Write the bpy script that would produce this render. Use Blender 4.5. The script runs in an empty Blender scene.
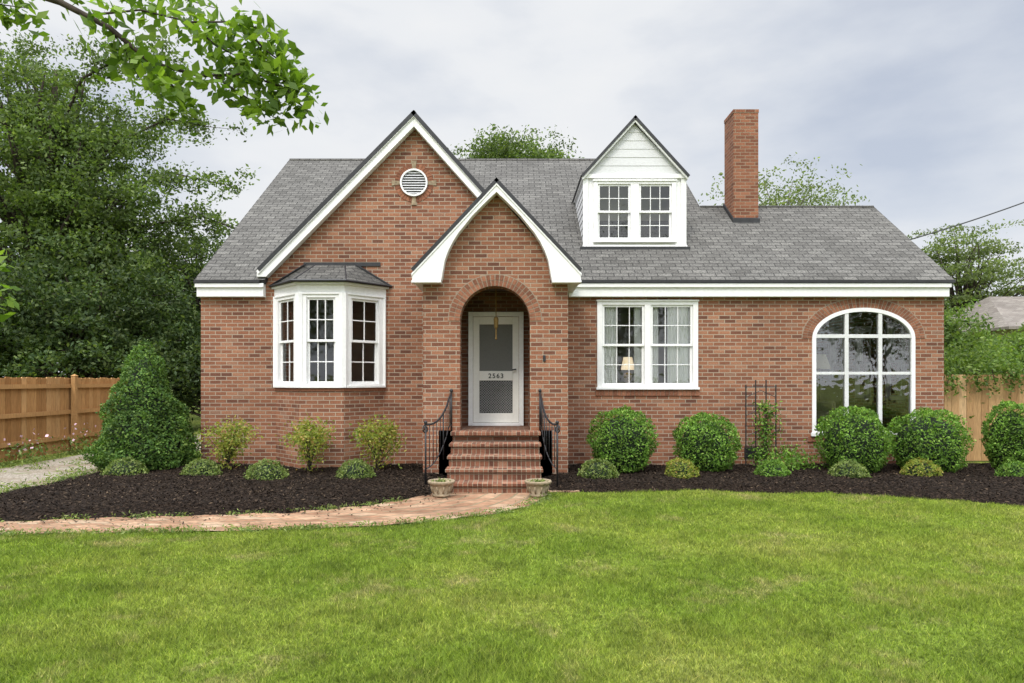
import bpy, math, random
import numpy as np
from mathutils import Matrix, Vector
random.seed(7)
S=bpy.context.scene
COL=S.collection
# ------------------------------------------------------------------ node helpers
def newmat(name):
    m=bpy.data.materials.new(name); m.use_nodes=True
    nt=m.node_tree; nt.nodes.clear()
    out=nt.nodes.new('ShaderNodeOutputMaterial')
    return m,nt,out
def N(nt,t,**k):
    n=nt.nodes.new(t)
    for a,b in k.items(): setattr(n,a,b)
    return n
def L(nt,a,b): nt.links.new(a,b)
def ramp(nt,src,stops,interp='LINEAR'):
    r=nt.nodes.new('ShaderNodeValToRGB'); cr=r.color_ramp; cr.interpolation=interp
    while len(cr.elements)<len(stops): cr.elements.new(0.5)
    for e,(p,c) in zip(cr.elements,stops):
        e.position=p; e.color=(c[0],c[1],c[2],1) if not isinstance(c,(int,float)) else (c,c,c,1)
    L(nt,src,r.inputs[0]); return r.outputs[0]
def mixc(nt,fac,a,b,mode='MIX'):
    m=nt.nodes.new('ShaderNodeMix'); m.data_type='RGBA'; m.blend_type=mode
    for s,v in ((m.inputs[0],fac),(m.inputs[6],a),(m.inputs[7],b)):
        if hasattr(v,'links'): L(nt,v,s)
        elif isinstance(v,(int,float)): s.default_value=v
        else: s.default_value=(v[0],v[1],v[2],1)
    return m.outputs[2]
def noise(nt,vec,scale,detail=4,rough=.55):
    n=nt.nodes.new('ShaderNodeTexNoise'); n.inputs['Scale'].default_value=scale
    n.inputs['Detail'].default_value=detail; n.inputs['Roughness'].default_value=rough
    if vec is not None: L(nt,vec,n.inputs['Vector'])
    return n.outputs[0]
def principled(nt,out,col,rough=.7,bump=None,bdist=.01,bstr=.6,spec=.3,metal=0):
    p=nt.nodes.new('ShaderNodeBsdfPrincipled')
    if hasattr(col,'links'): L(nt,col,p.inputs['Base Color'])
    else: p.inputs['Base Color'].default_value=(col[0],col[1],col[2],1)
    p.inputs['Roughness'].default_value=rough
    p.inputs['Specular IOR Level'].default_value=spec
    p.inputs['Metallic'].default_value=metal
    if bump is not None:
        b=nt.nodes.new('ShaderNodeBump'); b.inputs['Distance'].default_value=bdist; b.inputs['Strength'].default_value=bstr
        L(nt,bump,b.inputs['Height']); L(nt,b.outputs[0],p.inputs['Normal'])
    L(nt,p.outputs[0],out.inputs[0]); return p
def brick_mat(name,bw=.2,rh=.068,ms=.007,stops=None,mortar=(.37,.30,.225),off=.5,bd=.006,rough=.85,big=.6,bigamp=(.82,1.13),grain=(.78,1.2),gs=45):
    m,nt,out=newmat(name)
    uv=N(nt,'ShaderNodeTexCoord').outputs['UV']
    b=N(nt,'ShaderNodeTexBrick'); b.offset=off; b.squash=1
    L(nt,uv,b.inputs['Vector'])
    b.inputs['Color1'].default_value=(0,0,0,1); b.inputs['Color2'].default_value=(1,1,1,1); b.inputs['Mortar'].default_value=(.5,.5,.5,1)
    b.inputs['Scale'].default_value=1; b.inputs['Mortar Size'].default_value=ms; b.inputs['Mortar Smooth'].default_value=.15
    b.inputs['Brick Width'].default_value=bw; b.inputs['Row Height'].default_value=rh
    c=ramp(nt,b.outputs['Color'],stops)
    g=noise(nt,uv,gs,5); g2=noise(nt,uv,big,5,.6)
    c=mixc(nt,1,c,ramp(nt,g,[(.3,grain[0]),(.7,grain[1])]),'MULTIPLY')
    c=mixc(nt,b.outputs['Fac'],c,mortar)
    c=mixc(nt,1,c,ramp(nt,g2,[(.3,bigamp[0]),(.7,bigamp[1])]),'MULTIPLY')
    mt=N(nt,'ShaderNodeMath',operation='MULTIPLY_ADD'); L(nt,b.outputs['Fac'],mt.inputs[0]); mt.inputs[1].default_value=-1; L(nt,g,mt.inputs[2])
    principled(nt,out,c,rough,mt.outputs[0],bd,.8,.2)
    return m
BR=[(0,(.13,.056,.037)),(.12,(.185,.077,.047)),(.45,(.25,.104,.059)),(.8,(.30,.131,.074)),(.95,(.345,.168,.10)),(1,(.25,.135,.09))]
M_brick=brick_mat('brick_wall_material',stops=BR)
M_brickin=brick_mat('shaded_brick_material',stops=[(p,(c[0]*.6,c[1]*.6,c[2]*.6)) for p,c in BR],mortar=(.22,.18,.14))  # wall brick copied darker, porch recess shade put into the colour
M_brickchim=brick_mat('chimney_brick_material',stops=[(0,(.15,.06,.037)),(.5,(.24,.094,.053)),(1,(.30,.127,.073))],mortar=(.29,.215,.15))
M_rowlock=brick_mat('step_brick_material',bw=.068,rh=.154,off=0,ms=.006,stops=[(0,(.11,.047,.031)),(.4,(.195,.081,.048)),(.8,(.27,.117,.07)),(1,(.33,.185,.12))],mortar=(.29,.235,.17))
M_path=brick_mat('path_brick_material',bw=.21,rh=.104,ms=.008,stops=[(0,(.25,.135,.08)),(.35,(.33,.185,.112)),(.75,(.395,.24,.15)),(1,(.43,.31,.21))],mortar=(.22,.18,.11),big=2.2,grain=(.65,1.25),bigamp=(.74,1.14),gs=20)
M_roof=brick_mat('shingle_material',bw=.26,rh=.128,ms=.009,stops=[(0,(.094,.090,.083)),(.3,(.113,.108,.100)),(.7,(.128,.123,.114)),(1,(.152,.146,.134))],mortar=(.042,.041,.039),bd=.012,rough=.95,big=.7,bigamp=(.88,1.1),grain=(.5,1.5),gs=30)
M_bayroof=brick_mat('bay_shingle_material',bw=.26,rh=.128,ms=.009,stops=[(0,(.08,.077,.071)),(.5,(.10,.096,.089)),(1,(.125,.12,.11))],mortar=(.035,.034,.032),bd=.012,rough=.95,grain=(.5,1.5),gs=30)
def island_mat(name,stops,scale=40,rough=.85,bd=.003,stretch=None,big=.8,biga=(.8,1.15)):
    m,nt,out=newmat(name)
    g=N(nt,'ShaderNodeNewGeometry'); tc=N(nt,'ShaderNodeTexCoord').outputs['Object']
    v=tc
    if stretch:
        mp=N(nt,'ShaderNodeMapping'); mp.inputs['Scale'].default_value=stretch; L(nt,tc,mp.inputs[0]); v=mp.outputs[0]
    c=ramp(nt,g.outputs['Random Per Island'],stops)
    n=noise(nt,v,scale,5,.6)
    c=mixc(nt,1,c,ramp(nt,n,[(.3,.72),(.7,1.25)]),'MULTIPLY')
    c=mixc(nt,1,c,ramp(nt,noise(nt,tc,big,4),[(.3,biga[0]),(.7,biga[1])]),'MULTIPLY')
    principled(nt,out,c,rough,n,bd,.6,.2)
    return m
M_vouss=island_mat('arch_brick_material',[(0,(.17,.072,.044)),(.5,(.25,.104,.06)),(1,(.31,.137,.08))])
M_woodR=island_mat('cedar_fence_material',[(0,(.36,.21,.095)),(.5,(.48,.30,.145)),(1,(.56,.38,.21))],scale=9,stretch=(8,8,.7),rough=.8)
M_woodL=island_mat('stained_fence_material',[(0,(.28,.14,.05)),(.5,(.40,.22,.085)),(1,(.48,.29,.13))],scale=9,stretch=(8,8,.7),rough=.8)
def plain(name,col,rough=.6,ns=12,amp=.1,bd=.002,spec=.4,metal=0):
    m,nt,out=newmat(name)
    tc=N(nt,'ShaderNodeTexCoord').outputs['Object']
    n=noise(nt,tc,ns,6,.6); n2=noise(nt,tc,1.3,4)
    c=mixc(nt,1,col,ramp(nt,n,[(.3,1-amp),(.7,1+amp*.6)]),'MULTIPLY')
    c=mixc(nt,1,c,ramp(nt,n2,[(.3,1-amp*.9),(.7,1+amp*.3)]),'MULTIPLY')
    principled(nt,out,c,rough,n,bd,.4,spec,metal); return m
M_white=plain('white_paint_material',(.83,.825,.815),.5,18,.07)
M_greyframe=plain('sunroom_frame_material',(.66,.66,.65),.5,18,.08)
M_siding=plain('grey_white_siding_material',(.64,.64,.645),.6,18,.06)
M_iron=plain('black_iron_material',(.018,.018,.02),.45,30,.2,.001)
M_dark=plain('dark_flashing_material',(.03,.03,.033),.5,15,.3)
M_brass=plain('aged_brass_material',(.34,.22,.08),.45,15,.2,.001,.5,.6)
M_stone=plain('weathered_stone_material',(.35,.275,.185),.9,25,.4,.006,.2)
M_door=plain('door_paint_material',(.80,.78,.73),.45,20,.05)
M_grille=plain('grille_metal_material',(.42,.42,.41),.5,20,.05)
M_screen=plain('screen_mesh_material',(.16,.16,.15),.6,60,.15)
M_gscreen=plain('dark_screen_material',(.05,.052,.05),.6,60,.15)
M_ceil=plain('shaded_porch_ceiling_material',(.12,.11,.10),.8,6,.15)  # colour darkened so the recess looks shaded overhead
M_mortar=plain('mortar_material',(.32,.26,.195),.95,40,.2)
M_int=plain('interior_plaster_material',(.6,.57,.50),.9,3,.1)
M_intfloor=plain('interior_floor_material',(.20,.12,.07),.5,3,.2)
M_fabric=plain('upholstery_material',(.22,.18,.14),.9,30,.15)
M_bark=plain('bark_material',(.065,.052,.042),.95,14,.45,.02,.1)
M_barkl=plain('grey_bark_material',(.16,.14,.12),.95,14,.4,.01,.1)
M_sidingn=plain('neighbour_siding_material',(.36,.32,.27),.8,5,.1)
M_shade=plain('lamp_shade_material',(.85,.76,.58),.8,5,.05)
M_blackp=plain('black_number_material',(.02,.02,.02),.5,5,.1)
M_pink=plain('pink_petal_material',(.75,.5,.6),.7,5,.2)
m,nt,out=newmat('lit_lamp_shade_material'); M_lit=m
p=principled(nt,out,(.85,.76,.58),.8); p.inputs['Emission Color'].default_value=(1,.78,.48,1); p.inputs['Emission Strength'].default_value=.7
m,nt,out=newmat('gravel_drive_material'); M_conc=m
tc=N(nt,'ShaderNodeTexCoord').outputs['Object']
vo=N(nt,'ShaderNodeTexVoronoi'); vo.inputs['Scale'].default_value=45; L(nt,tc,vo.inputs['Vector'])
sp=N(nt,'ShaderNodeSeparateColor'); L(nt,vo.outputs['Color'],sp.inputs[0])
c=ramp(nt,sp.outputs[0],[(0,(.17,.145,.11)),(.5,(.27,.235,.19)),(1,(.37,.335,.285))])
c=mixc(nt,ramp(nt,noise(nt,tc,1.6,6,.7),[(.45,0),(.62,.85)]),c,(.20,.155,.105))
c=mixc(nt,ramp(nt,noise(nt,tc,2.6,6,.7),[(.58,0),(.66,.7)]),c,(.13,.16,.05))
principled(nt,out,c,.95,vo.outputs['Distance'],.012,.7,.1)
m,nt,out=newmat('curtain_fabric_material'); M_curt=m
d=N(nt,'ShaderNodeBsdfDiffuse'); d.inputs[0].default_value=(.92,.92,.91,1); t=N(nt,'ShaderNodeBsdfTranslucent'); t.inputs[0].default_value=(.7,.7,.68,1)
mx=N(nt,'ShaderNodeMixShader'); mx.inputs[0].default_value=.05; L(nt,d.outputs[0],mx.inputs[1]); L(nt,t.outputs[0],mx.inputs[2]); L(nt,mx.outputs[0],out.inputs[0])
m,nt,out=newmat('window_glass_material'); M_glass=m
tr=N(nt,'ShaderNodeBsdfTransparent'); tr.inputs[0].default_value=(.97,.98,.975,1)
gl=N(nt,'ShaderNodeBsdfGlossy'); gl.inputs['Roughness'].default_value=.015
fr=N(nt,'ShaderNodeFresnel'); fr.inputs[0].default_value=1.5
ma=N(nt,'ShaderNodeMath',operation='MULTIPLY_ADD'); L(nt,fr.outputs[0],ma.inputs[0]); ma.inputs[1].default_value=1.3; ma.inputs[2].default_value=.03
tc=N(nt,'ShaderNodeTexCoord').outputs['Object']; bn=N(nt,'ShaderNodeBump'); bn.inputs['Distance'].default_value=.008; bn.inputs['Strength'].default_value=.5
L(nt,noise(nt,tc,4,2),bn.inputs['Height']); L(nt,bn.outputs[0],gl.inputs['Normal'])
mx=N(nt,'ShaderNodeMixShader'); L(nt,ma.outputs[0],mx.inputs[0]); L(nt,tr.outputs[0],mx.inputs[1]); L(nt,gl.outputs[0],mx.inputs[2]); L(nt,mx.outputs[0],out.inputs[0])
def leaf_mat(name,stops,trans=.35,nscale=.6,amp=(.6,1.3),rough=.6):
    m,nt,out=newmat(name)
    g=N(nt,'ShaderNodeNewGeometry'); tc=N(nt,'ShaderNodeTexCoord').outputs['Object']
    c=ramp(nt,g.outputs['Random Per Island'],stops)
    c=mixc(nt,1,c,ramp(nt,noise(nt,tc,nscale,3),[(.32,amp[0]),(.68,amp[1])]),'MULTIPLY')
    p=N(nt,'ShaderNodeBsdfPrincipled'); L(nt,c,p.inputs['Base Color']); p.inputs['Roughness'].default_value=rough; p.inputs['Specular IOR Level'].default_value=.25
    t=N(nt,'ShaderNodeBsdfTranslucent'); L(nt,mixc(nt,1,c,(1.4,1.5,.6),'MULTIPLY'),t.inputs[0])
    mx=N(nt,'ShaderNodeMixShader'); mx.inputs[0].default_value=trans; L(nt,p.outputs[0],mx.inputs[1]); L(nt,t.outputs[0],mx.inputs[2]); L(nt,mx.outputs[0],out.inputs[0])
    return m
LM_tree=leaf_mat('tree_leaf_material',[(0,(.05,.085,.022)),(.5,(.095,.145,.038)),(.85,(.145,.205,.055)),(1,(.20,.25,.09))],.42,.7,(.5,1.35))
LM_dark=leaf_mat('dark_leaf_material',[(0,(.027,.052,.016)),(.6,(.058,.095,.028)),(1,(.12,.16,.05))],.32,.8,(.5,1.4))
LM_vine=leaf_mat('vine_leaf_material',[(0,(.06,.11,.025)),(.6,(.12,.19,.04)),(1,(.2,.27,.07))],.4,1.2,(.5,1.3))
LM_near=leaf_mat('dogwood_leaf_material',[(0,(.06,.115,.016)),(.5,(.12,.205,.027)),(1,(.21,.31,.05))],.45,3,(.7,1.2))
LM_box=leaf_mat('boxwood_leaf_material',[(0,(.05,.115,.015)),(.5,(.115,.225,.03)),(.85,(.19,.33,.05)),(1,(.28,.41,.08))],.3,5,(.65,1.25))
LM_con=leaf_mat('arborvitae_leaf_material',[(0,(.04,.09,.018)),(.6,(.085,.165,.03)),(1,(.165,.25,.05))],.25,3,(.6,1.35))
LM_yel=leaf_mat('nandina_leaf_material',[(0,(.12,.18,.03)),(.5,(.25,.30,.05)),(.85,(.38,.36,.085)),(1,(.40,.25,.09))],.4,6,(.75,1.2))
LM_low=leaf_mat('low_shrub_leaf_material',[(0,(.075,.125,.028)),(.5,(.15,.21,.05)),(1,(.28,.32,.11))],.3,6,(.7,1.3))
LM_air=leaf_mat('pale_tree_leaf_material',[(0,(.08,.11,.045)),(.5,(.13,.175,.065)),(1,(.2,.24,.10))],.45)
LM_core=plain('shrub_core_shade_material',(.012,.022,.008),.95,10,.3)  # near-black green, shade between the leaves put into the colour
def grass_mat(name,blade):
    m,nt,out=newmat(name)
    tc=N(nt,'ShaderNodeTexCoord').outputs['Object']
    big=noise(nt,tc,.45,5,.6); med=noise(nt,tc,3.2,5,.65); fine=noise(nt,tc,28,4,.65)
    a=ramp(nt,big,[(.3,(.15,.22,.028)),(.46,(.195,.265,.038)),(.58,(.24,.295,.052)),(.72,(.30,.32,.085))])
    a=mixc(nt,1,a,ramp(nt,med,[(.3,.72),(.5,1.0),(.72,1.2)]),'MULTIPLY')
    a=mixc(nt,1,a,ramp(nt,noise(nt,tc,14,4,.7),[(.3,.64),(.5,1.0),(.72,1.28)]),'MULTIPLY')
    a=mixc(nt,ramp(nt,noise(nt,tc,1.2,7,.8),[(.54,0),(.70,.8)]),a,(.38,.315,.16))
    if blade:
        g=N(nt,'ShaderNodeNewGeometry')
        a=mixc(nt,1,a,ramp(nt,g.outputs['Random Per Island'],[(0,(.42,.45,.45)),(.5,(1,1,1)),(.88,(1.35,1.28,1.2)),(1,(2.1,1.7,2.0))]),'MULTIPLY')
        p=N(nt,'ShaderNodeBsdfPrincipled'); L(nt,a,p.inputs['Base Color']); p.inputs['Roughness'].default_value=.6; p.inputs['Specular IOR Level'].default_value=.2
        t=N(nt,'ShaderNodeBsdfTranslucent'); L(nt,mixc(nt,1,a,(1.2,1.4,.7),'MULTIPLY'),t.inputs[0])
        mx=N(nt,'ShaderNodeMixShader'); mx.inputs[0].default_value=.35; L(nt,p.outputs[0],mx.inputs[1]); L(nt,t.outputs[0],mx.inputs[2]); L(nt,mx.outputs[0],out.inputs[0])
    else:
        a=mixc(nt,1,a,ramp(nt,fine,[(.3,.3),(.7,.9)]),'MULTIPLY')
        principled(nt,out,a,.95,fine,.02,.8,.1)
    return m
M_ground=grass_mat('lawn_soil_material',False); M_blade=grass_mat('grass_blade_material',True)
m,nt,out=newmat('mulch_material'); M_mulch=m
tc=N(nt,'ShaderNodeTexCoord').outputs['Object']
vo=N(nt,'ShaderNodeTexVoronoi'); vo.inputs['Scale'].default_value=48; L(nt,tc,vo.inputs['Vector'])
sp=N(nt,'ShaderNodeSeparateColor'); L(nt,vo.outputs['Color'],sp.inputs[0])
c=ramp(nt,sp.outputs[0],[(0,(.006,.004,.003)),(.6,(.018,.012,.008)),(1,(.045,.03,.021))])
principled(nt,out,c,.95,vo.outputs['Distance'],.03,.9,.1)
M_chip=island_mat('mulch_chip_material',[(0,(.008,.005,.0035)),(.6,(.022,.014,.009)),(.92,(.048,.032,.020)),(1,(.12,.082,.05))],scale=30)
# ------------------------------------------------------------------ mesh helpers
def box_uv(me):
    uvl=me.uv_layers.new(name='UVMap'); Z=Vector((0,0,1))
    for p in me.polygons:
        n=p.normal
        if abs(n.z)>.985: t=Vector((1,0,0)); b=Vector((0,1,0))
        else:
            t=Z.cross(n); t.normalize(); b=n.cross(t)
        for li in p.loop_indices:
            co=me.vertices[me.loops[li].vertex_index].co
            uvl.data[li].uv=(co.dot(t),co.dot(b))
def finish(me,name,mat,parent=None,smooth=False,bevel=0):
    o=bpy.data.objects.new(name,me); COL.objects.link(o)
    for mm in (mat if isinstance(mat,(list,tuple)) else [mat]): me.materials.append(mm)
    if parent is not None: o.parent=parent
    if smooth:
        for p in me.polygons: p.use_smooth=True
    if bevel:
        b=o.modifiers.new('bevel','BEVEL'); b.width=bevel; b.segments=1; b.limit_method='ANGLE'
    return o
class MB:
    def __init__(s): s.v=[]; s.f=[]
    def add(s,vs,fs):
        k=len(s.v); s.v+= [tuple(q) for q in vs]; s.f+=[tuple(k+i for i in f) for f in fs]
    def box(s,x0,x1,y0,y1,z0,z1):
        s.add([(x0,y0,z0),(x1,y0,z0),(x1,y1,z0),(x0,y1,z0),(x0,y0,z1),(x1,y0,z1),(x1,y1,z1),(x0,y1,z1)],
              [(0,3,2,1),(4,5,6,7),(0,1,5,4),(1,2,6,5),(2,3,7,6),(3,0,4,7)])
    def prism(s,poly,a,b,axis='y'):
        ar=sum(poly[i][0]*poly[(i+1)%len(poly)][1]-poly[(i+1)%len(poly)][0]*poly[i][1] for i in range(len(poly)))
        if ar<0: poly=poly[::-1]
        n=len(poly)
        if axis=='y': A=[(p[0],a,p[1]) for p in poly]; B=[(p[0],b,p[1]) for p in poly]; flip=False
        elif axis=='x': A=[(a,p[0],p[1]) for p in poly]; B=[(b,p[0],p[1]) for p in poly]; flip=True
        else: A=[(p[0],p[1],a) for p in poly]; B=[(p[0],p[1],b) for p in poly]; flip=True
        fs=[tuple(range(n)),tuple(range(2*n-1,n-1,-1))]+[((i+1)%n,i,n+i,n+(i+1)%n) for i in range(n)]
        if flip: fs=[f[::-1] for f in fs]
        s.add(A+B,fs)
    def slab(s,pts,t):
        P=[Vector(p) for p in pts]; n=(P[1]-P[0]).cross(P[2]-P[0]).normalized()
        if n.z<0: P=P[::-1]; n=-n
        Q=[p-n*t for p in P]; k=len(P)
        s.add(P+Q,[tuple(range(k)),tuple(range(2*k-1,k-1,-1))]+[((i+1)%k,i,k+i,k+(i+1)%k) for i in range(k)])
    def tube(s,pts,rad,seg=6,cap=True):
        pts=[Vector(p) for p in pts]
        if not isinstance(rad,(list,tuple)): rad=[rad]*len(pts)
        vs=[]; up=None
        for i,p in enumerate(pts):
            d=(pts[min(i+1,len(pts)-1)]-pts[max(i-1,0)])
            if d.length<1e-6: d=Vector((0,0,1))
            d.normalize()
            if up is None: up=Vector((0,0,1)) if abs(d.z)<.9 else Vector((1,0,0))
            a=d.cross(up)
            if a.length<1e-4: a=d.orthogonal()
            a.normalize(); b=d.cross(a)
            for k in range(seg):
                th=2*math.pi*k/seg; vs.append(p+(a*math.cos(th)+b*math.sin(th))*rad[i])
        fs=[]
        for i in range(len(pts)-1):
            for k in range(seg):
                fs.append((i*seg+k,i*seg+(k+1)%seg,(i+1)*seg+(k+1)%seg,(i+1)*seg+k))
        if cap: fs+= [tuple(range(seg))[::-1],tuple((len(pts)-1)*seg+k for k in range(seg))]
        s.add(vs,fs)
    def lathe(s,prof,c=(0,0,0),seg=24):
        vs=[];fs=[]
        for r,z in prof:
            for k in range(seg):
                th=2*math.pi*k/seg; vs.append((c[0]+r*math.cos(th),c[1]+r*math.sin(th),c[2]+z))
        for i in range(len(prof)-1):
            for k in range(seg): fs.append((i*seg+k,i*seg+(k+1)%seg,(i+1)*seg+(k+1)%seg,(i+1)*seg+k))
        s.add(vs,fs)
    def obj(s,name,mat,parent=None,smooth=False,bevel=0,uv=True):
        me=bpy.data.meshes.new(name); me.from_pydata(s.v,[],s.f); me.update()
        if uv: box_uv(me)
        return finish(me,name,mat,parent,smooth,bevel)
def dark_edges(o):
    o.data.materials.append(M_dark)
    for p in o.data.polygons:
        if p.normal.z<.3: p.material_index=1
def boolcut(mb,cutters):
    me=bpy.data.meshes.new('t'); me.from_pydata(mb.v,[],mb.f); me.update()
    o=bpy.data.objects.new('t',me); COL.objects.link(o)
    cs=[]
    for c in cutters:
        cm=bpy.data.meshes.new('c'); cm.from_pydata(c.v,[],c.f); cm.update()
        co=bpy.data.objects.new('c',cm); COL.objects.link(co); cs.append(co)
        md=o.modifiers.new('b','BOOLEAN'); md.operation='DIFFERENCE'; md.solver='EXACT'; md.object=co
    dg=bpy.context.evaluated_depsgraph_get(); dg.update()
    res=bpy.data.meshes.new_from_object(o.evaluated_get(dg))
    bpy.data.objects.remove(o)
    for co in cs: bpy.data.objects.remove(co)
    while res.uv_layers: res.uv_layers.remove(res.uv_layers[0])
    res.materials.clear()
    box_uv(res); return res
def empty(name,parent=None,loc=(0,0,0),rz=0):
    o=bpy.data.objects.new(name,None); COL.objects.link(o); o.location=loc; o.rotation_euler=(0,0,rz); o.empty_display_size=.2
    if parent is not None: o.parent=parent
    return o
def tag(o,label,cat,group=None):
    o['label']=label; o['category']=cat
    if group: o['group']=group
def npmesh(name,V,F,mats,parent=None):
    V=np.asarray(V,dtype=np.float32); F=np.asarray(F,dtype=np.int32); k=F.shape[1]; nf=len(F)
    me=bpy.data.meshes.new(name); me.vertices.add(len(V)); me.vertices.foreach_set('co',V.ravel())
    me.loops.add(nf*k); me.loops.foreach_set('vertex_index',F.ravel())
    me.polygons.add(nf); me.polygons.foreach_set('loop_start',np.arange(nf,dtype=np.int32)*k)
    try: me.polygons.foreach_set('loop_total',np.full(nf,k,dtype=np.int32))
    except Exception: pass
    me.update(calc_edges=True)
    return finish(me,name,mats,parent)
def leafquads(C,size,rng,nb=None,nbw=.6,asp=.5,var=.35):
    n=len(C)
    nr=rng.normal(size=(n,3)); nr/=np.linalg.norm(nr,axis=1)[:,None]
    if nb is not None: nr=nr*(1-nbw)+nb*nbw
    nr/=np.linalg.norm(nr,axis=1)[:,None]+1e-9
    t=rng.normal(size=(n,3)); t-= (t*nr).sum(1)[:,None]*nr; t/=np.linalg.norm(t,axis=1)[:,None]+1e-9
    b=np.cross(nr,t); l=size*(1+var*rng.uniform(-1,1,n))[:,None]
    V=np.stack([C-t*l*.5,C+b*l*asp*.5-t*l*.05,C+t*l*.5,C-b*l*asp*.5-t*l*.05],1).reshape(-1,3)
    F=np.arange(n*4).reshape(n,4)
    return V,F
# ------------------------------------------------------------------ GROUND
GZ=-.08
mb=MB(); mb.add([(-400,-400,GZ),(400,-400,GZ),(400,400,GZ),(-400,400,GZ)],[(0,1,2,3)])
g=mb.obj('ground',M_ground); g['kind']='structure'
near=[(-7.0,-5.38),(-5.15,-5.26),(-2.7,-5.08),(-1.2,-4.8),(-.14,-4.17),(.354,-3.54),(.5,-2.66)]
rear=[(-7.0,-4.9),(-5.65,-4.68),(-4.72,-4.42),(-3.62,-4.31),(-2.54,-4.07),(-1.67,-3.6),(-1.107,-2.8)]
def resamp(P,n):
    P=np.array(P,float); d=np.r_[0,np.cumsum(np.linalg.norm(np.diff(P,axis=0),axis=1))]
    t=np.linspace(0,d[-1],n); Q=np.c_[np.interp(t,d,P[:,0]),np.interp(t,d,P[:,1])]
    for _ in range(12): Q[1:-1]=(Q[:-2]+2*Q[1:-1]+Q[2:])/4
    return Q
A=resamp(near,60); B=resamp(rear,60)
me=bpy.data.meshes.new('brick_path'); V=[];F=[];UV=[]
cl=(A+B)/2; arc=np.r_[0,np.cumsum(np.linalg.norm(np.diff(cl,axis=0),axis=1))]
K=5
for i in range(60):
    for k in range(K):
        p=A[i]+(B[i]-A[i])*k/(K-1); V.append((p[0],p[1],GZ+.012+.006*math.sin(i*1.3+k)))
        UV.append((arc[i],k/(K-1)*.83))
for i in range(59):
    for k in range(K-1): F.append((i*K+k,i*K+k+1,(i+1)*K+k+1,(i+1)*K+k))
me.from_pydata(V,[],[f[::-1] for f in F]); me.update(); ul=me.uv_layers.new(name='UVMap')
for p in me.polygons:
    for li in p.loop_indices: ul.data[li].uv=UV[me.loops[li].vertex_index]
o=finish(me,'brick_path',M_path); o['kind']='structure'
mb=MB(); mb.prism([(-1.107,-2.8),(.5,-2.66),(.95,-2.6),(.95,-2.3),(-1.107,-2.3)],GZ-.05,GZ+.02,'z'); o=mb.obj('path_landing',M_path); o['kind']='structure'
mb=MB(); mb.add([(-9.1,-30,GZ+.004),(-7.0,-30,GZ+.004),(-7.0,30,GZ+.004),(-9.1,30,GZ+.004)],[(0,1,2,3)]); o=mb.obj('driveway',M_conc); o['kind']='structure'
rng=np.random.default_rng(3)
def bed(name,xs,front,back,nx,nv,seed):
    r=np.random.default_rng(seed); X=np.linspace(xs[0],xs[1],nx); V=[];
    ph=r.uniform(0,6,8); fq=r.uniform(2,9,8); dr=r.uniform(0,6,8)
    for x in X:
        y0=np.interp(x,*zip(*front)); y1=back
        y0+=.05*math.sin(x*3.1)+.03*math.sin(x*7.7)
        for v in np.linspace(0,1,nv):
            y=y0+(y1-y0)*v
            e=min(1,v*(y1-y0)/.35,(x-xs[0])/.3+.0,(xs[1]-x)/.3)
            h=sum(math.sin(fq[i]*(x*math.cos(dr[i])+y*math.sin(dr[i]))+ph[i]) for i in range(8))*.006
            V.append((x,y,GZ+.003+e*(.075+h)+r.normal()*.004*e))
    F=[(i*nv+j,(i+1)*nv+j,(i+1)*nv+j+1,i*nv+j+1) for i in range(nx-1) for j in range(nv-1)]
    me=bpy.data.meshes.new(name); me.from_pydata(V,[],F); me.update()
    o=finish(me,name,M_mulch,smooth=True); o['kind']='structure'
    return np.array(V).reshape(nx,nv,3)
Lf=[tuple(p) for p in rear]+[(-.9,-2.6)]
Rf=[(.45,-2.66),(.78,-2.66),(2.68,-2.48),(4.64,-2.82),(5.77,-3.21),(6.37,-3.71),(9,-4.7),(12,-5.3)]
VL=bed('mulch_bed',(-7.0,-.95),Lf,.1,120,60,1)
VR=bed('mulch_bed',(.45,12),Rf,.1,200,50,2)
C=[]
for Vn,nn in ((VL,26000),(VR,30000)):
    i=rng.integers(0,Vn.shape[0]-1,nn); j=rng.integers(0,Vn.shape[1]-1,nn); a=rng.random((nn,1)); b=rng.random((nn,1))
    P=Vn[i,j]*(1-a)*(1-b)+Vn[i+1,j]*a*(1-b)+Vn[i,j+1]*(1-a)*b+Vn[i+1,j+1]*a*b
    P[:,2]+=rng.uniform(.003,.016,nn); C.append(P)
k=420; q=rng.integers(0,60,k); st=np.c_[B[q]+(A[q]-B[q])*np.abs(rng.normal(size=(k,1))*.25)+rng.normal(size=(k,2))*.04,np.full(k,GZ+.022)]; C.append(st)
k=400; xx=rng.uniform(.6,7,k); C.append(np.c_[xx,np.interp(xx,*zip(*Rf))-np.abs(rng.normal(size=k))*.1,np.full(k,GZ+.04)])
C=np.concatenate(C)
V,F=leafquads(C,.038,rng,np.tile([0,0,1.],(len(C),1)),.62,.35,.6)
o=npmesh('mulch_chips',V,F,M_chip); o['kind']='stuff'
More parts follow.
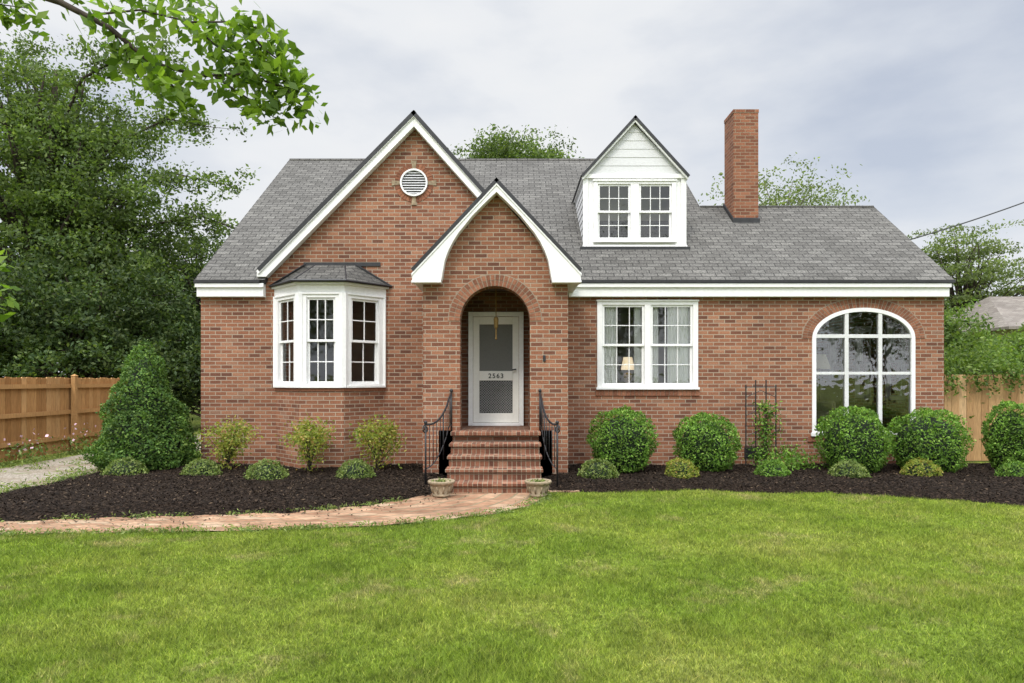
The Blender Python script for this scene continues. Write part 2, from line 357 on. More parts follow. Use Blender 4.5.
def grass():
    r=np.random.default_rng(11); n=720000
    d=3.0+ (r.random(n)**1.25)*7.6
    x=(r.random(n)*2-1)*(.77*d+1.0); y=d-12.2
    edge=np.where(x<.5,np.interp(x,*zip(*near)),np.interp(x,*zip(*Rf)))
    edge=edge+.05*np.sin(x*5)+.04*np.sin(x*13+1)+.03*np.sin(x*29)+.09*(r.random(n)-.25)
    k=(y<edge)&(x>-7.0); x,y,d=x[k],y[k],d[k]
    p=np.sin(x*1.3+2*np.sin(y*.9))+np.sin(y*2.1+1.5*np.sin(x*1.7)+1)
    k=r.random(len(x))>np.clip((p-1.0)*.45,0,.45); x,y,d,p=x[k],y[k],d[k],p[k]
    n=len(x)
    h=.016+.020*r.random(n)+.006*np.clip(np.sin(x*3+y*2)+np.sin(y*5-x*2)+.8*np.sin(x*17+3*np.sin(y*11)),-1,2)
    h=np.clip(h,.010,.055); big=r.random(n)<.010; h[big]*=1.6
    w=.0028+.0007*d
    th=r.uniform(0,math.pi,n); ln=r.normal(size=(n,2))*.6*h[:,None]
    bx=np.cos(th)*w*.5; by=np.sin(th)*w*.5
    V=np.zeros((n,3,3)); V[:,0]=np.c_[x-bx,y-by,np.full(n,GZ)]; V[:,1]=np.c_[x+bx,y+by,np.full(n,GZ)]; V[:,2]=np.c_[x+ln[:,0],y+ln[:,1],GZ+h]
    o=npmesh('grass',V.reshape(-1,3),np.arange(n*3).reshape(n,3),M_blade); o['kind']='stuff'
grass()
# ------------------------------------------------------------------ HOUSE
H=empty('brick_house'); tag(H,'one and a half storey red brick cottage with grey shingle roof','house')
SL=.735
def rz(y): return 3.28+SL*(y+.15)
ytop=4.95; wr=2.5
w=MB()
w.prism([(-5.56,-.12),(7.72,-.12),(7.72,3.22),(.86,3.22),(.86,3.24),(-1.73,6.1),(-4.40,3.4),(-4.40,3.22),(-5.56,3.22)],0,.25)
def archpts(x0,x1,zs,rise,n=24):
    c=(x0+x1)/2; a=(x1-x0)/2
    return [(c+a*math.cos(math.pi*i/n),zs+rise*math.sin(math.pi*i/n)) for i in range(n+1)]
AW=(5.36,7.20,.517,2.24,.55)
cut=[]
c=MB(); c.box(1.54,3.30,-.2,.5,1.35,2.91); cut.append(c)
c=MB(); c.prism([(AW[0]+.02,AW[2]+.02),(AW[1]-.02,AW[2]+.02)]+archpts(AW[0]+.02,AW[1]-.02,AW[3],AW[4]-.02),-.2,.5); cut.append(c)
c=MB(); c.box(-4.05,-2.45,-.2,.5,1.42,2.98); cut.append(c)
res=boolcut(w,cut); finish(res,'wall',M_brick,H)
for xa in (-5.56,3.72):
    w=MB(); w.prism([(.25,-.12),(9.9,-.12),(9.9,3.22),(ytop,6.85),(.25,3.4)],xa,xa+.25,'x'); w.obj('side_wall',M_brick,H)
w=MB(); w.prism([(.25,-.12),(4.9,-.12),(4.9,3.3),(wr,5.05),(.25,3.4)],7.47,7.72,'x')
cut=[]
SW=[(.75,1.75),(2.0,3.0),(3.25,4.25)]
for ya,yb_ in SW:
    c=MB(); c.box(7.2,8.0,ya,yb_,1.1,2.65); cut.append(c)
res=boolcut(w,cut); finish(res,'side_wall',M_brick,H)
w=MB(); w.box(-5.31,3.72,9.65,9.9,-.12,3.2); w.obj('back_wall',M_brick,H)
w=MB(); w.box(3.96,7.47,4.65,4.9,-.12,3.2); w.obj('back_wall',M_brick,H)
w=MB(); w.box(-5.3,3.7,4.2,4.3,.6,3.15)
w.box(3.97,7.46,4.5,4.6,.3,3.1)
w.box(-5.3,7.45,.27,4.2,3.1,3.15); w.box(3.97,7.45,4.2,4.6,3.101,3.14)
w.box(-1.5,-1.4,.27,4.19,.6,3.1); w.box(.95,1.05,.27,4.19,.6,3.1)
w.obj('interior_wall',M_int,H)
w=MB(); w.box(-5.3,7.45,.27,4.49,.3,.45); w.obj('interior_floor',M_intfloor,H)
# roof
r=MB(); t=.09
def mainslab(x0,x1,y0,y1): r.slab([(x0,y0,rz(y0)),(x1,y0,rz(y0)),(x1,y1,rz(y1)),(x0,y1,rz(y1))],t)
zr=rz(ytop); zw=rz(wr)
mainslab(-5.60,-4.36,-.17,ytop); mainslab(-4.36,.82,.3,ytop); mainslab(.82,4.05,-.17,ytop); mainslab(4.05,7.80,-.17,wr)
yb=ytop+ytop+.15
r.slab([(-5.60,ytop,zr),(4.05,ytop,zr),(4.05,yb,3.28),(-5.60,yb,3.28)],t)
r.slab([(4.05,wr,zw),(7.80,wr,zw),(7.80,2*wr+.15,3.28),(4.05,2*wr+.15,3.28)],t)
px,pz=-1.73,6.25
r.slab([(px,-.2,pz),(px,3.95,pz),(-4.49,3.95,pz-1.01*2.76),(-4.49,-.2,pz-1.01*2.76)],.07)
r.slab([(px,-.2,pz),(px,3.95,pz),(.80,3.95,pz-1.12*2.53),(.80,-.2,pz-1.12*2.53)],.07)
ROOF=r.obj('roof',M_roof,H); dark_edges(ROOF)
for a_,b_,rr in (((-5.58,ytop,zr-.01),(4.03,ytop,zr-.01),.045),((4.05,wr,zw-.01),(7.78,wr,zw-.01),.04),((px,-.17,pz-.028),(px,3.9,pz-.028),.036)):
    r=MB(); r.tube([a_,b_],rr,6); r.obj('ridge_cap',M_roof,ROOF)
for x0,x1 in ((-5.605,-4.45),(1.1,7.805)):
    r=MB(); r.box(x0,x1,-.185,-.172,3.215,3.262); r.obj('drip_edge',M_dark,H)
# chimney
c=MB(); c.box(4.56,5.07,1.85,2.45,4.3,7.0); c.box(4.552,5.078,1.842,2.458,7.0,7.07); CH=c.obj('chimney',M_brickchim,ROOF)
c=MB(); c.box(4.535,5.095,1.82,2.475,4.4,4.82); 
c.v=[(x,y,z+(SL*(y-1.82) if z>4.7 else 0)) for x,y,z in c.v]; c.obj('flashing',M_dark,CH)
for x0,x1,xs0,xs1,yy in ((-5.58,-4.40,-5.60,-5.562,9.0),(1.0,7.74,7.722,7.76,4.9)):
    f=MB()
    f.box(x0,x1,-.125,-.001,2.975,3.205); f.box(x0-.015,x1+.015,-.165,-.126,3.135,3.207)
    f.box(xs0,xs1,-.001,yy,2.98,3.18)
    f.obj('frieze',M_white,H,bevel=.004)
f=MB()
f.prism([(px,pz-.075),(px,pz-.28),(-4.34,3.405-.085),(-4.50,3.32),(-4.50,3.405)],-.165,-.02)
f.prism([(px+.001,pz-.075),(px+.001,pz-.28),(.74,pz-.28-1.12*2.47),(.79,pz-.075-1.12*2.52)],-.165,-.02)
f.prism([(px,pz-.07),(px,pz-.12),(-4.47,3.36),(-4.50,3.42)],-.192,-.167)
f.prism([(px,pz-.07),(px,pz-.12),(.79,pz-.12-1.12*2.52),(.79,pz-.075-1.12*2.52)],-.192,-.167)
f.obj('bargeboard',M_white,H,bevel=.004)
# round vent
V0=empty('gable_vent',H,(-1.75,0,5.02))
def ring(f,r0,r1,y0,y1,a0=0,a1=2*math.pi,seg=40,c=(0,0),ez=1):
    for i in range(seg):
        p=a0+(a1-a0)*i/seg; q=a0+(a1-a0)*(i+1)/seg
        f.prism([(c[0]+r0*math.cos(p),c[1]+r0*ez*math.sin(p)),(c[0]+r1*math.cos(p),c[1]+r1*ez*math.sin(p)),(c[0]+r1*math.cos(q),c[1]+r1*ez*math.sin(q)),(c[0]+r0*math.cos(q),c[1]+r0*ez*math.sin(q))],y0,y1)
f=MB(); ring(f,.215,.245,-.05,.0); f.obj('frame',M_white,V0)
f=MB()
for i in range(9):
    z=-.18+i*.045; hw=math.sqrt(max(.0,.213**2-z*z))
    f.slab([(-hw,-.035,z-.012),(hw,-.035,z-.012),(hw,-.004,z+.016),(-hw,-.004,z+.016)],.006)
f.obj('louver',M_siding,V0)
f=MB(); ring(f,0.001,.215,-.003,-.001,seg=20); f.obj('vent_backing',M_dark,V0)
f=MB()
for i in range(34):
    a=2*math.pi*i/34; ring(f,.255,.345,-.010,-.001,a+.012,a+2*math.pi/34-.012,1)
f.obj('brick_surround',M_vouss,V0)
for a in (0,.5,1,1.5):
    f=MB(); ring(f,.25,.40,-.016,-.0005,a*math.pi-.12,a*math.pi+.12,1); f.obj('key_brick',M_stone,V0)
# ---- windows
def window(parent,loc,w,h,units=1,cols=3,rows=2,casing=.09,mull=.11,rz_=0,curt=None,name='window',mun=.0075):
    E=empty(name,parent,loc,rz_); f=MB(); g=MB()
    f.box(-w/2,-w/2+casing,-.03,.09,0,h); f.box(w/2-casing,w/2,-.03,.09,0,h)
    f.box(-w/2+casing,w/2-casing,-.028,.09,h-casing,h-.001); f.box(-w/2+casing,w/2-casing,-.028,.09,.001,casing*.8)
    f.box(-w/2-.02,w/2+.02,-.06,-.031,-.0,.04); f.box(-w/2-.015,w/2+.015,-.05,-.031,h-.03,h)
    iw=(w-2*casing-mull*(units-1))/units; x=-w/2+casing; zb=casing*.8; zt=h-casing; zm=(zb+zt)/2; s=.042
    for u in range(units):
        if u>0: f.box(x-mull,x,-.026,.09,zb,zt)
        for k,(z0,z1,y0) in enumerate(((zb,zm+.018,.035),(zm-.018,zt,.0))):
            f.box(x,x+s,y0,y0+.03,z0,z1); f.box(x+iw-s,x+iw,y0,y0+.03,z0,z1)
            f.box(x+s,x+iw-s,y0+.001,y0+.029,z0,z0+s); f.box(x+s,x+iw-s,y0+.001,y0+.029,z1-s*.9,z1)
            gw=iw-2*s; gh=z1-z0-1.9*s
            for c in range(1,cols): xx=x+s+gw*c/cols; f.box(xx-mun,xx+mun,y0+.003,y0+.025,z0+s,z1-s*.9)
            for rr in range(1,rows): zz=z0+s+gh*rr/rows; f.box(x+s,x+iw-s,y0+.005,y0+.023,zz-mun,zz+mun)
            g.add([(x+s*.5,y0+.015,z0+s*.5),(x+iw-s*.5,y0+.015,z0+s*.5),(x+iw-s*.5,y0+.015,z1-s*.5),(x+s*.5,y0+.015,z1-s*.5)],[(0,1,2,3)])
        x+=iw+mull
    f.obj('frame',M_white,E,bevel=.003); g.obj('pane',M_glass,E)
    if curt:
        for (a,b) in curt:
            cm=MB(); n=44; V=[];F=[]
            for i in range(n+1):
                xx=a+(b-a)*i/n
                for z in (.02,h*.5,h-.04):
                    V.append((xx,.105+.014*math.sin(i*1.05)+.005*math.sin(i*2.7+z),z))
            for i in range(n):
                for j in range(2): F.append((i*3+j,(i+1)*3+j,(i+1)*3+j+1,i*3+j+1))
            cm.add(V,F); cm.obj('curtain',M_curt,E,smooth=True)
    return E
def rowlock(x0,x1,z0,z1,parent,y=-.035,y1=-.001,bw=.075):
    f=MB(); n=int((x1-x0)/bw); b=(x1-x0)/n
    for i in range(n): f.box(x0+i*b+.004,x0+(i+1)*b-.004,y,y1,z0,z1)
    f.obj('brick_sill',M_vouss,parent)
    f=MB(); f.box(x0,x1,y+.008,y1+.0005,z0+.002,z1-.004); f.obj('sill_mortar',M_mortar,parent)
window(H,(2.42,0,1.33),1.80,1.60,2,3,2,curt=[(-.85,-.52),(.38,.85),(.05,.22),(-.22,-.09)])
rowlock(1.49,3.35,1.22,1.325,H,y=-.022)
for ya,yb_ in SW: window(H,(7.72,(ya+yb_)/2,1.08),yb_-ya+.04,1.59,1,2,2,rz_=math.pi/2)
E=empty('arched_window',H,(0,0,0))
x0,x1,zb,zs,rise=AW; cx=(x0+x1)/2; a=(x1-x0)/2
f=MB(); fw=.07
def eltop(x,off=0): 
    aa=a-off
    return zs+(rise-off)*math.sqrt(max(0,1-((x-cx)/aa)**2))
f.box(x0,x0+fw,-.02,.08,zb,zs); f.box(x1-fw,x1,-.02,.08,zb,zs); f.box(x0+fw,x1-fw,-.02,.08,zb,zb+.07); f.box(x0-.03,x1+.03,-.055,-.021,zb-.02,zb+.045)
n=40
for i in range(n):
    p=math.pi*i/n;q=math.pi*(i+1)/n
    f.prism([(cx+(a-fw)*math.cos(p),zs+(rise-fw)*math.sin(p)),(cx+a*math.cos(p),zs+rise*math.sin(p)),(cx+a*math.cos(q),zs+rise*math.sin(q)),(cx+(a-fw)*math.cos(q),zs+(rise-fw)*math.sin(q))],-.02,.08)
f.obj('frame',M_white,E,bevel=.003)
f=MB()
for xm in (x0+.62,x1-.62): f.box(xm-.034,xm+.034,-.01,.07,zb+.07,eltop(xm,fw)+.02)
f.box(x0+fw,x1-fw,.0,.06,1.595,1.645)
f.box(x0+fw,x1-fw,-.004,.064,2.25,2.315)
f.obj('mullion',M_greyframe,E,bevel=.003)
f=MB(); f.prism([(x0+.03,zb+.03),(x1-.03,zb+.03)]+archpts(x0+.03,x1-.03,zs,rise-.03),.02,.024); f.obj('pane',M_glass,E)
def arch_bricks(cx,zs,a,rz0,th,parent,n,y=-.010,rings=1,y1=-.001,name='brick_arch'):
    f=MB(); mo=MB()
    for rg in range(rings):
        o0=.004+rg*(th+.008)
        for i in range(n):
            p=math.pi*i/n+.35/n; q=math.pi*(i+1)/n-.35/n
            A0,B0=a+o0,rz0+o0; A1,B1=a+o0+th,rz0+o0+th
            f.prism([(cx+A0*math.cos(p),zs+B0*math.sin(p)),(cx+A1*math.cos(p),zs+B1*math.sin(p)),(cx+A1*math.cos(q),zs+B1*math.sin(q)),(cx+A0*math.cos(q),zs+B0*math.sin(q))],y,y1)
    tt=rings*(th+.008)+.01
    for i in range(n):
        p=math.pi*i/n; q=math.pi*(i+1)/n; A0,B0=a+.002,rz0+.002; A1,B1=a+tt,rz0+tt
        mo.prism([(cx+A0*math.cos(p),zs+B0*math.sin(p)),(cx+A1*math.cos(p),zs+B1*math.sin(p)),(cx+A1*math.cos(q),zs+B1*math.sin(q)),(cx+A0*math.cos(q),zs+B0*math.sin(q))],y+.005,y1+.0005)
    f.obj(name,M_vouss,parent); mo.obj('arch_mortar',M_mortar,parent)
arch_bricks(cx,zs,a,rise,.08,E,46,rings=2)
rowlock(5.28,7.28,.40,.49,E,y=-.022)
# bay window
B0=empty('bay_window',H,(0,0,0))
fp=[(-4.22,0),(-3.62,-.6),(-2.86,-.6),(-2.28,0)]
f=MB(); f.prism(fp,-.12,1.31,'z'); f.obj('brick_base',M_brick,B0)
f=MB(); off=[(-4.25,0),(-3.63,-.62),(-2.85,-.62),(-2.25,0)]
f.prism(off,1.31,1.365,'z'); f.obj('brick_sill',M_vouss,B0)
f=MB(); f.prism([(-4.25,-.0),(-3.635,-.62),(-2.845,-.62),(-2.25,-.0)],2.985,3.12,'z')
f.prism([(-4.30,-.0),(-3.665,-.69),(-2.815,-.69),(-2.20,-.0)],3.12,3.155,'z'); f.obj('cornice',M_white,B0,bevel=.003)
def facewin(p,q,cols=3):
    p=Vector((p[0],p[1],0));q=Vector((q[0],q[1],0)); w=(q-p).length; m=(p+q)/2; ang=math.atan2(q.y-p.y,q.x-p.x)
    return window(B0,(m.x,m.y,1.366),w-.10,1.618,1,cols,2,casing=.085,rz_=ang,mun=.009)
facewin(fp[0],fp[1],cols=2); facewin(fp[1],fp[2],cols=3); facewin(fp[2],fp[3],cols=2)
for (x,y) in ((-3.61,-.585),(-2.87,-.585)):
    f=MB(); f.tube([(x,y,1.37),(x,y,2.98)],.085,8); f.obj('corner_post',M_white,B0)
for xa,xb in ((-4.25,-4.10),(-2.40,-2.25)):
    f=MB(); f.box(xa,xb,-.06,-.0,1.37,2.98); f.obj('corner_post',M_white,B0)
f=MB(); e=[(-4.33,0,3.16),(-3.70,-.76,3.16),(-2.78,-.76,3.16),(-2.15,0,3.16)]
tp=[(-3.50,-.10,3.53),(-2.96,-.10,3.53)]
tq=[(-3.68,0,3.55),(-2.80,0,3.55)]
vs=[e[0],e[1],e[2],e[3],tq[0],tp[0],tp[1],tq[1]]
lo=[(x,y,3.157) for x,y,z in e]
f.add(vs+lo,[(0,1,5,4),(1,2,6,5),(2,3,7,6),(4,5,6,7),(8,9,1,0),(9,10,2,1),(10,11,3,2),(11,10,9,8)])
f.obj('bay_roof',M_bayroof,B0)
f=MB()
pe=[(x,y,z+.012) for x,y,z in e]; f.tube(pe,.020,5); f.tube([e[1],tp[0]],.014,5); f.tube([e[2],tp[1]],.014,5)
f.box(-3.72,-2.35,-.02,-.001,3.53,3.60)
f.tube([(-4.33,-.012,3.17),(-3.68,-.012,3.57)],.018,5); f.tube([(-2.15,-.012,3.17),(-2.80,-.012,3.57)],.018,5)
f.obj('flashing',M_dark,B0)
# ---- porch
P0=empty('porch',H,(0,0,0))
w=MB(); pcx=-.266
w.prism([(-1.434,-.12),(.902,-.12),(.902,3.2),(pcx,4.52),(-1.434,3.2)],-1.2,-.92)
c=MB(); ac=-.274; ar=.564
c.prism([(ac-ar,.0),(ac+ar,.0)]+archpts(ac-ar,ac+ar,2.45,ar),-1.6,-.5)
me=boolcut(w,[c]); finish(me,'porch_wall',M_brick,P0)
for xa,xb in ((-1.434,-1.18),(.65,.902)):
    w=MB(); w.box(xa,xb,-.92,-.002,-.12,3.2); w.obj('porch_side_wall',M_brick,P0)
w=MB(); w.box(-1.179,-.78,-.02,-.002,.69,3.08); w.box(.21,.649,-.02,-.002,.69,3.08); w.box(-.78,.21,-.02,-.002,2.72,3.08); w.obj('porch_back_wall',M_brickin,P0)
arch_bricks(ac,2.45,ar,ar,.085,P0,30,y=-1.210,y1=-1.201,rings=2)
w=MB(); w.box(-1.18,.65,-.92,-.022,3.08,3.12); w.obj('porch_ceiling',M_ceil,P0)
r=MB(); pk=(-.245,4.70); sl=1.065
r.slab([(pk[0],-1.42,pk[1]),(pk[0],1.95,pk[1]),(-1.60,1.95,pk[1]-sl*1.355),(-1.60,-1.42,pk[1]-sl*1.355)],.055)
r.slab([(pk[0],-1.42,pk[1]),(pk[0],1.95,pk[1]),(1.11,1.95,pk[1]-sl*1.355),(1.11,-1.42,pk[1]-sl*1.355)],.055)
o=r.obj('porch_roof',M_roof,P0); dark_edges(o)
inner=[(0,-.225),(.14,-.355),(.27,-.485),(.385,-.605),(.49,-.735),(.60,-.87),(.69,-1.01),(.765,-1.16),(.82,-1.31),(.845,-1.45)]
f=MB()
for sgn in (-1,1):
    out_=[(pk[0],pk[1]-.085),(pk[0]+sgn*1.335,pk[1]-.085-sl*1.335)]
    poly=out_+[(pk[0]+sgn*1.335,pk[1]-1.62)]+[(pk[0]+sgn*.875,pk[1]-1.62)]+[(pk[0]+sgn*.86,pk[1]-1.54)]+[(pk[0]+sgn*(i[0]),pk[1]+i[1]) for i in inner[::-1]]
    f.prism(poly,-1.40,-1.215)
    f.prism([(pk[0],pk[1]-.08),(pk[0],pk[1]-.12),(pk[0]+sgn*1.345,pk[1]-.12-sl*1.345),(pk[0]+sgn*1.345,pk[1]-.08-sl*1.345)],-1.415,-1.402)
    xa=pk[0]+sgn*.88; xb=pk[0]+sgn*1.345
    f.box(min(xa,xb),max(xa,xb),-1.413,-1.21,pk[1]-1.66,pk[1]-1.622)
    xs_=pk[0]+sgn*1.24
    f.box(xs_-.085,xs_+.085,-1.209,-.002,pk[1]-1.655,pk[1]-1.50)
f.obj('bargeboard',M_white,P0,bevel=.004)
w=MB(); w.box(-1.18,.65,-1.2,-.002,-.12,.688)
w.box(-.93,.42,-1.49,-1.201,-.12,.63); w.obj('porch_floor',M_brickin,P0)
w=MB(); w.box(-.96,.45,-1.56,-1.205,.631,.69)
for i in range(1,5):
    z=.69-.154*i; y=-1.55-.3*i
    w.box(-.93,.42,y+.02,-1.495-.3*(i-1),-.12,z-.052); 
    w.box(-.955,.445,y-.015,y+.32,z-.05,z)
ST=w.obj('steps',M_rowlock,H,bevel=.008)
# door
D0=empty('door',H,(-.285,0,.69))
f=MB()
f.box(-.49,-.41,-.09,-.021,0,2.02); f.box(.41,.49,-.09,-.021,0,2.02); f.box(-.41,.41,-.09,-.021,1.94,2.018); f.box(-.42,.42,-.14,-.03,0,.05)
f.obj('frame',M_white,D0,bevel=.003)
f=MB()
y0,y1=-.055,-.012
f.box(-.405,-.295,y0,y1,.055,1.935); f.box(.295,.405,y0,y1,.055,1.935); f.box(-.295,.295,y0+.001,y1,1.80,1.934); f.box(-.295,.295,y0+.001,y1,.80,.97); f.box(-.295,.295,y0+.001,y1,.055,.22)
f.obj('storm_door',M_door,D0,bevel=.004)
f=MB(); f.box(-.295,.295,-.03,-.02,.97,1.80); f.obj('screen',M_screen,D0)
f=MB(); f.box(-.295,.295,-.03,-.02,.22,.80); f.obj('screen',M_gscreen,D0)
f=MB()
n=19
for i in range(-n,n+1):
    o_=i*.045
    for sg in (1,-1):
        pts=[]
        for tt in np.linspace(-.6,.6,121):
            xx=o_+tt*sg; zz=.51+tt
            if -.29<xx<.29 and .225<zz<.795: pts.append((xx,-.034 if sg>0 else -.038,zz))
        if len(pts)>2: f.tube([pts[0],pts[-1]],.0030,4)
f.obj('lattice_grille',M_grille,D0)
f=MB(); f.tube([(.35,-.06,1.0),(.35,-.10,1.0)],.012,8); f.tube([(.35,-.10,1.0),(.29,-.105,.99)],.012,8); f.obj('handle',M_dark,D0)
cu=bpy.data.curves.new('n','FONT'); cu.body='2563'; cu.size=.115; cu.align_x='CENTER'; cu.extrude=.003; cu.offset=.002; cu.space_character=1.25
to=bpy.data.objects.new('n',cu); COL.objects.link(to); dg=bpy.context.evaluated_depsgraph_get(); dg.update(); tm=bpy.data.meshes.new_from_object(to.evaluated_get(dg)); bpy.data.objects.remove(to)
o=finish(tm,'house_number',M_blackp,D0); o.location=(0,-.06,.845); o.rotation_euler=(math.pi/2,0,0)
LN=empty('porch_lantern',H,(-.27,-.65,3.08))
f=MB(); f.tube([(0,0,0),(0,0,-.50)],.008,6); f.lathe([(.05,0),(.05,-.02),(.005,-.03)],(0,0,0),12); f.obj('chain',M_brass,LN)
f=MB(); f.lathe([(.005,.06),(.03,.04),(.042,.01),(.04,-.02),(.034,-.13),(.014,-.16),(.012,-.30),(.022,-.32),(.001,-.35)],(0,0,-.56),8); f.obj('lantern_body',M_brass,LN)
f=MB(); f.box(.50,.54,-1.225,-1.201,1.80,1.90); f.obj('door_bell',M_dark,H,bevel=.004)
for x in (2.05,4.35):
    f=MB(); f.box(x-.2,x+.2,-.012,-.001,.10,.30)
    for i in range(6): f.box(x-.19,x+.19,-.02,-.0125,.12+i*.028,.135+i*.028)
    f.obj('foundation_vent',M_dark,H)
def railing(side):
    R=empty('railing',H,(0,0,0)); f=MB()
    if side<0: T=[(-.975,-1.23,1.30),(-.98,-1.5,1.24),(-1.0,-1.8,1.08),(-1.06,-2.1,.93),(-1.14,-2.32,.86),(-1.24,-2.40,.86)]
    else: T=[(.45,-1.23,1.30),(.455,-1.5,1.24),(.47,-1.8,1.08),(.51,-2.1,.93),(.58,-2.32,.86),(.65,-2.40,.86)]
    T=np.array(T); tt=np.linspace(0,1,len(T)); u=np.linspace(0,1,21)
    C=np.c_[np.interp(u,tt,T[:,0]),np.interp(u,tt,T[:,1]),np.interp(u,tt,T[:,2])]
    for _ in range(3): C[1:-1]=(C[:-2]+2*C[1:-1]+C[2:])/4
    f.tube(C.tolist(),.015,8)
    lowz=np.interp(C[:,1],[-2.40,-1.6,-1.2],[.22,.76,.78])
    Lw=np.c_[C[:,0],C[:,1],lowz]; f.tube(Lw.tolist(),.009,6)
    for k in range(2,20,2):
        f.tube([C[k],Lw[k]],.0065,5)
        m_=(C[k]+Lw[k])/2
        if k%4==0: f.tube([m_+[0,-.03,0],m_+[0,0,.04],m_+[0,.03,0],m_+[0,0,-.04],m_+[0,-.03,0]],.005,5)
    for k,zb_ in ((0,.69),(20,-.1)): f.tube([C[k],(C[k][0],C[k][1],zb_)],.014,8)
    f.tube([C[10],(C[10][0],C[10][1],.3)],.011,6)
    e=C[-1]; pts=[]
    for i in range(22):
        th=i*.45; rr=.065*(1-i/26); pts.append((e[0]+side*(.0+rr*math.sin(th)*.6),e[1]-rr*math.sin(th)*.6,e[2]-.065+rr*math.cos(th)))
    f.tube(pts,.011,6)
    f.obj('iron_bars',M_iron,R,smooth=True)
    for k in (0,20):
        f=MB(); f.lathe([(.001,.06),(.02,.05),(.028,.03),(.02,.008),(.015,0)],tuple(C[k]),10); f.obj('finial',M_iron,R,smooth=True)
railing(-1); railing(1)
# ---- dormer
DM=empty('dormer',H,(0,0,0)); yd=.9
zb_,ze=rz(yd)-.02,5.40
DX0,DX1,DC=1.38,3.32,2.35
w=MB()
w.prism([(DX0,zb_),(DX1,zb_),(DX1,ze),(DC,6.42),(DX0,ze)],yd+.002,yd+.08)
c=MB(); c.box(1.59,3.11,yd-.2,yd+.3,4.16,5.30)
me=boolcut(w,[c]); finish(me,'dormer_wall',M_white,DM)
f=MB(); nrow=6
for i in range(nrow):
    z0=ze+.05+i*.16; z1=min(z0+.16,6.38); hw0=(6.42-z0)/1.05; hw1=(6.42-z1)/1.05
    hw0=max(.01,hw0-.02); hw1=max(.005,hw1-.02)
    f.add([(DC-hw0,yd-.012,z0),(DC+hw0,yd-.012,z0),(DC+hw1,yd-.004,z1),(DC-hw1,yd-.004,z1),(DC-hw0,yd,z0),(DC+hw0,yd,z0)],[(0,1,2,3),(4,5,1,0)])
for side_x,sg in ((DX0,-1),(DX1,1)):
    z=zb_
    while z<ze:
        z1=min(z+.14,ze); yb0=(z-3.28)/SL-.15+.02; yb1=(z1-3.28)/SL-.15+.02
        vs=[(side_x+sg*.016,yd,z),(side_x+sg*.016,max(yd,yb0)+.15,z),(side_x+sg*.004,yb1+.15,z1),(side_x+sg*.004,yd,z1),(side_x,yd,z),(side_x,yb0+.15,z)]
        f.add(vs,[(0,3,2,1) if sg>0 else (0,1,2,3),(4,0,1,5) if sg>0 else (5,1,0,4)]); z=z1
f.obj('siding',M_siding,DM)
for xa in (DX0+.001,DX1-.05):
    w=MB(); w.prism([(yd+.081,zb_+.05),((ze-3.28)/SL-.15+.1,ze),(yd+.081,ze)],xa,xa+.049,'x'); w.obj('dormer_side_wall',M_siding,DM)
f=MB()
f.box(DX0-.02,DX0+.08,yd-.03,yd,zb_,ze+.04); f.box(DX1-.08,DX1+.02,yd-.03,yd,zb_,ze+.04); f.box(DX0-.03,DX1+.03,yd-.05,yd-.031,ze-.04,ze+.04)
f.box(DX0-.03,DX1+.03,yd-.06,yd-.031,zb_+.0,zb_+.05)
dsl=1.10; dp=6.54
for sg in (-1,1):
    f.prism([(DC,dp-.055),(DC,dp-.12),(DC+sg*1.0,dp-.12-dsl*1.0),(DC+sg*1.02,dp-.055-dsl*1.02)],yd-.10,yd-.052)
    xs_=DC+sg*.99; f.box(xs_-.02,xs_+.03,yd-.05,3.0,dp-dsl*1.0-.10,dp-dsl*1.0-.06)
f.obj('dormer_trim',M_white,DM,bevel=.003)
r=MB()
for sg in (-1,1): r.slab([(DC,yd-.12,dp),(DC,4.6,dp),(DC+sg*1.04,4.6,dp-dsl*1.04),(DC+sg*1.04,yd-.12,dp-dsl*1.04)],.05)
o=r.obj('dormer_roof',M_roof,DM); dark_edges(o)
window(DM,(DC,yd-.02,4.13),1.58,1.20,2,3,2,casing=.08,mull=.16)
w=MB(); w.box(1.45,3.27,yd+1.0,yd+1.05,zb_+.3,5.6); w.obj('dormer_interior',M_int,DM)
f=MB(); f.box(DX0-.08,DX1+.08,yd-.09,yd-.061,zb_-.06,zb_+.012); f.obj('flashing',M_dark,DM)
TL=empty('table_lamp',None,(2.13,.36,1.42)); tag(TL,'lit table lamp with cream shade behind the double window','lamp')
f=MB(); f.lathe([(.001,.22),(.07,.2),(.09,.1),(.03,.02),(.07,0),(.001,0)],(0,0,0),16); f.obj('lamp_base',M_stone,TL,smooth=True)
f=MB(); f.lathe([(.08,.50),(.13,.27)],(0,0,0),20); f.obj('lamp_shade',M_lit,TL,smooth=True)
f=MB(); f.box(-.35,.35,-.15,.2,-.04,-.002)
for sx in (-.32,.32):
    for sy in (-.12,.17): f.box(sx-.02,sx+.02,sy-.02,sy+.02,-.97,-.04)
TB=empty('side_table',None,(2.13,.46,1.42)); tag(TB,'small wooden side table under a lamp indoors','table'); f.obj('table_frame',M_intfloor,TB)
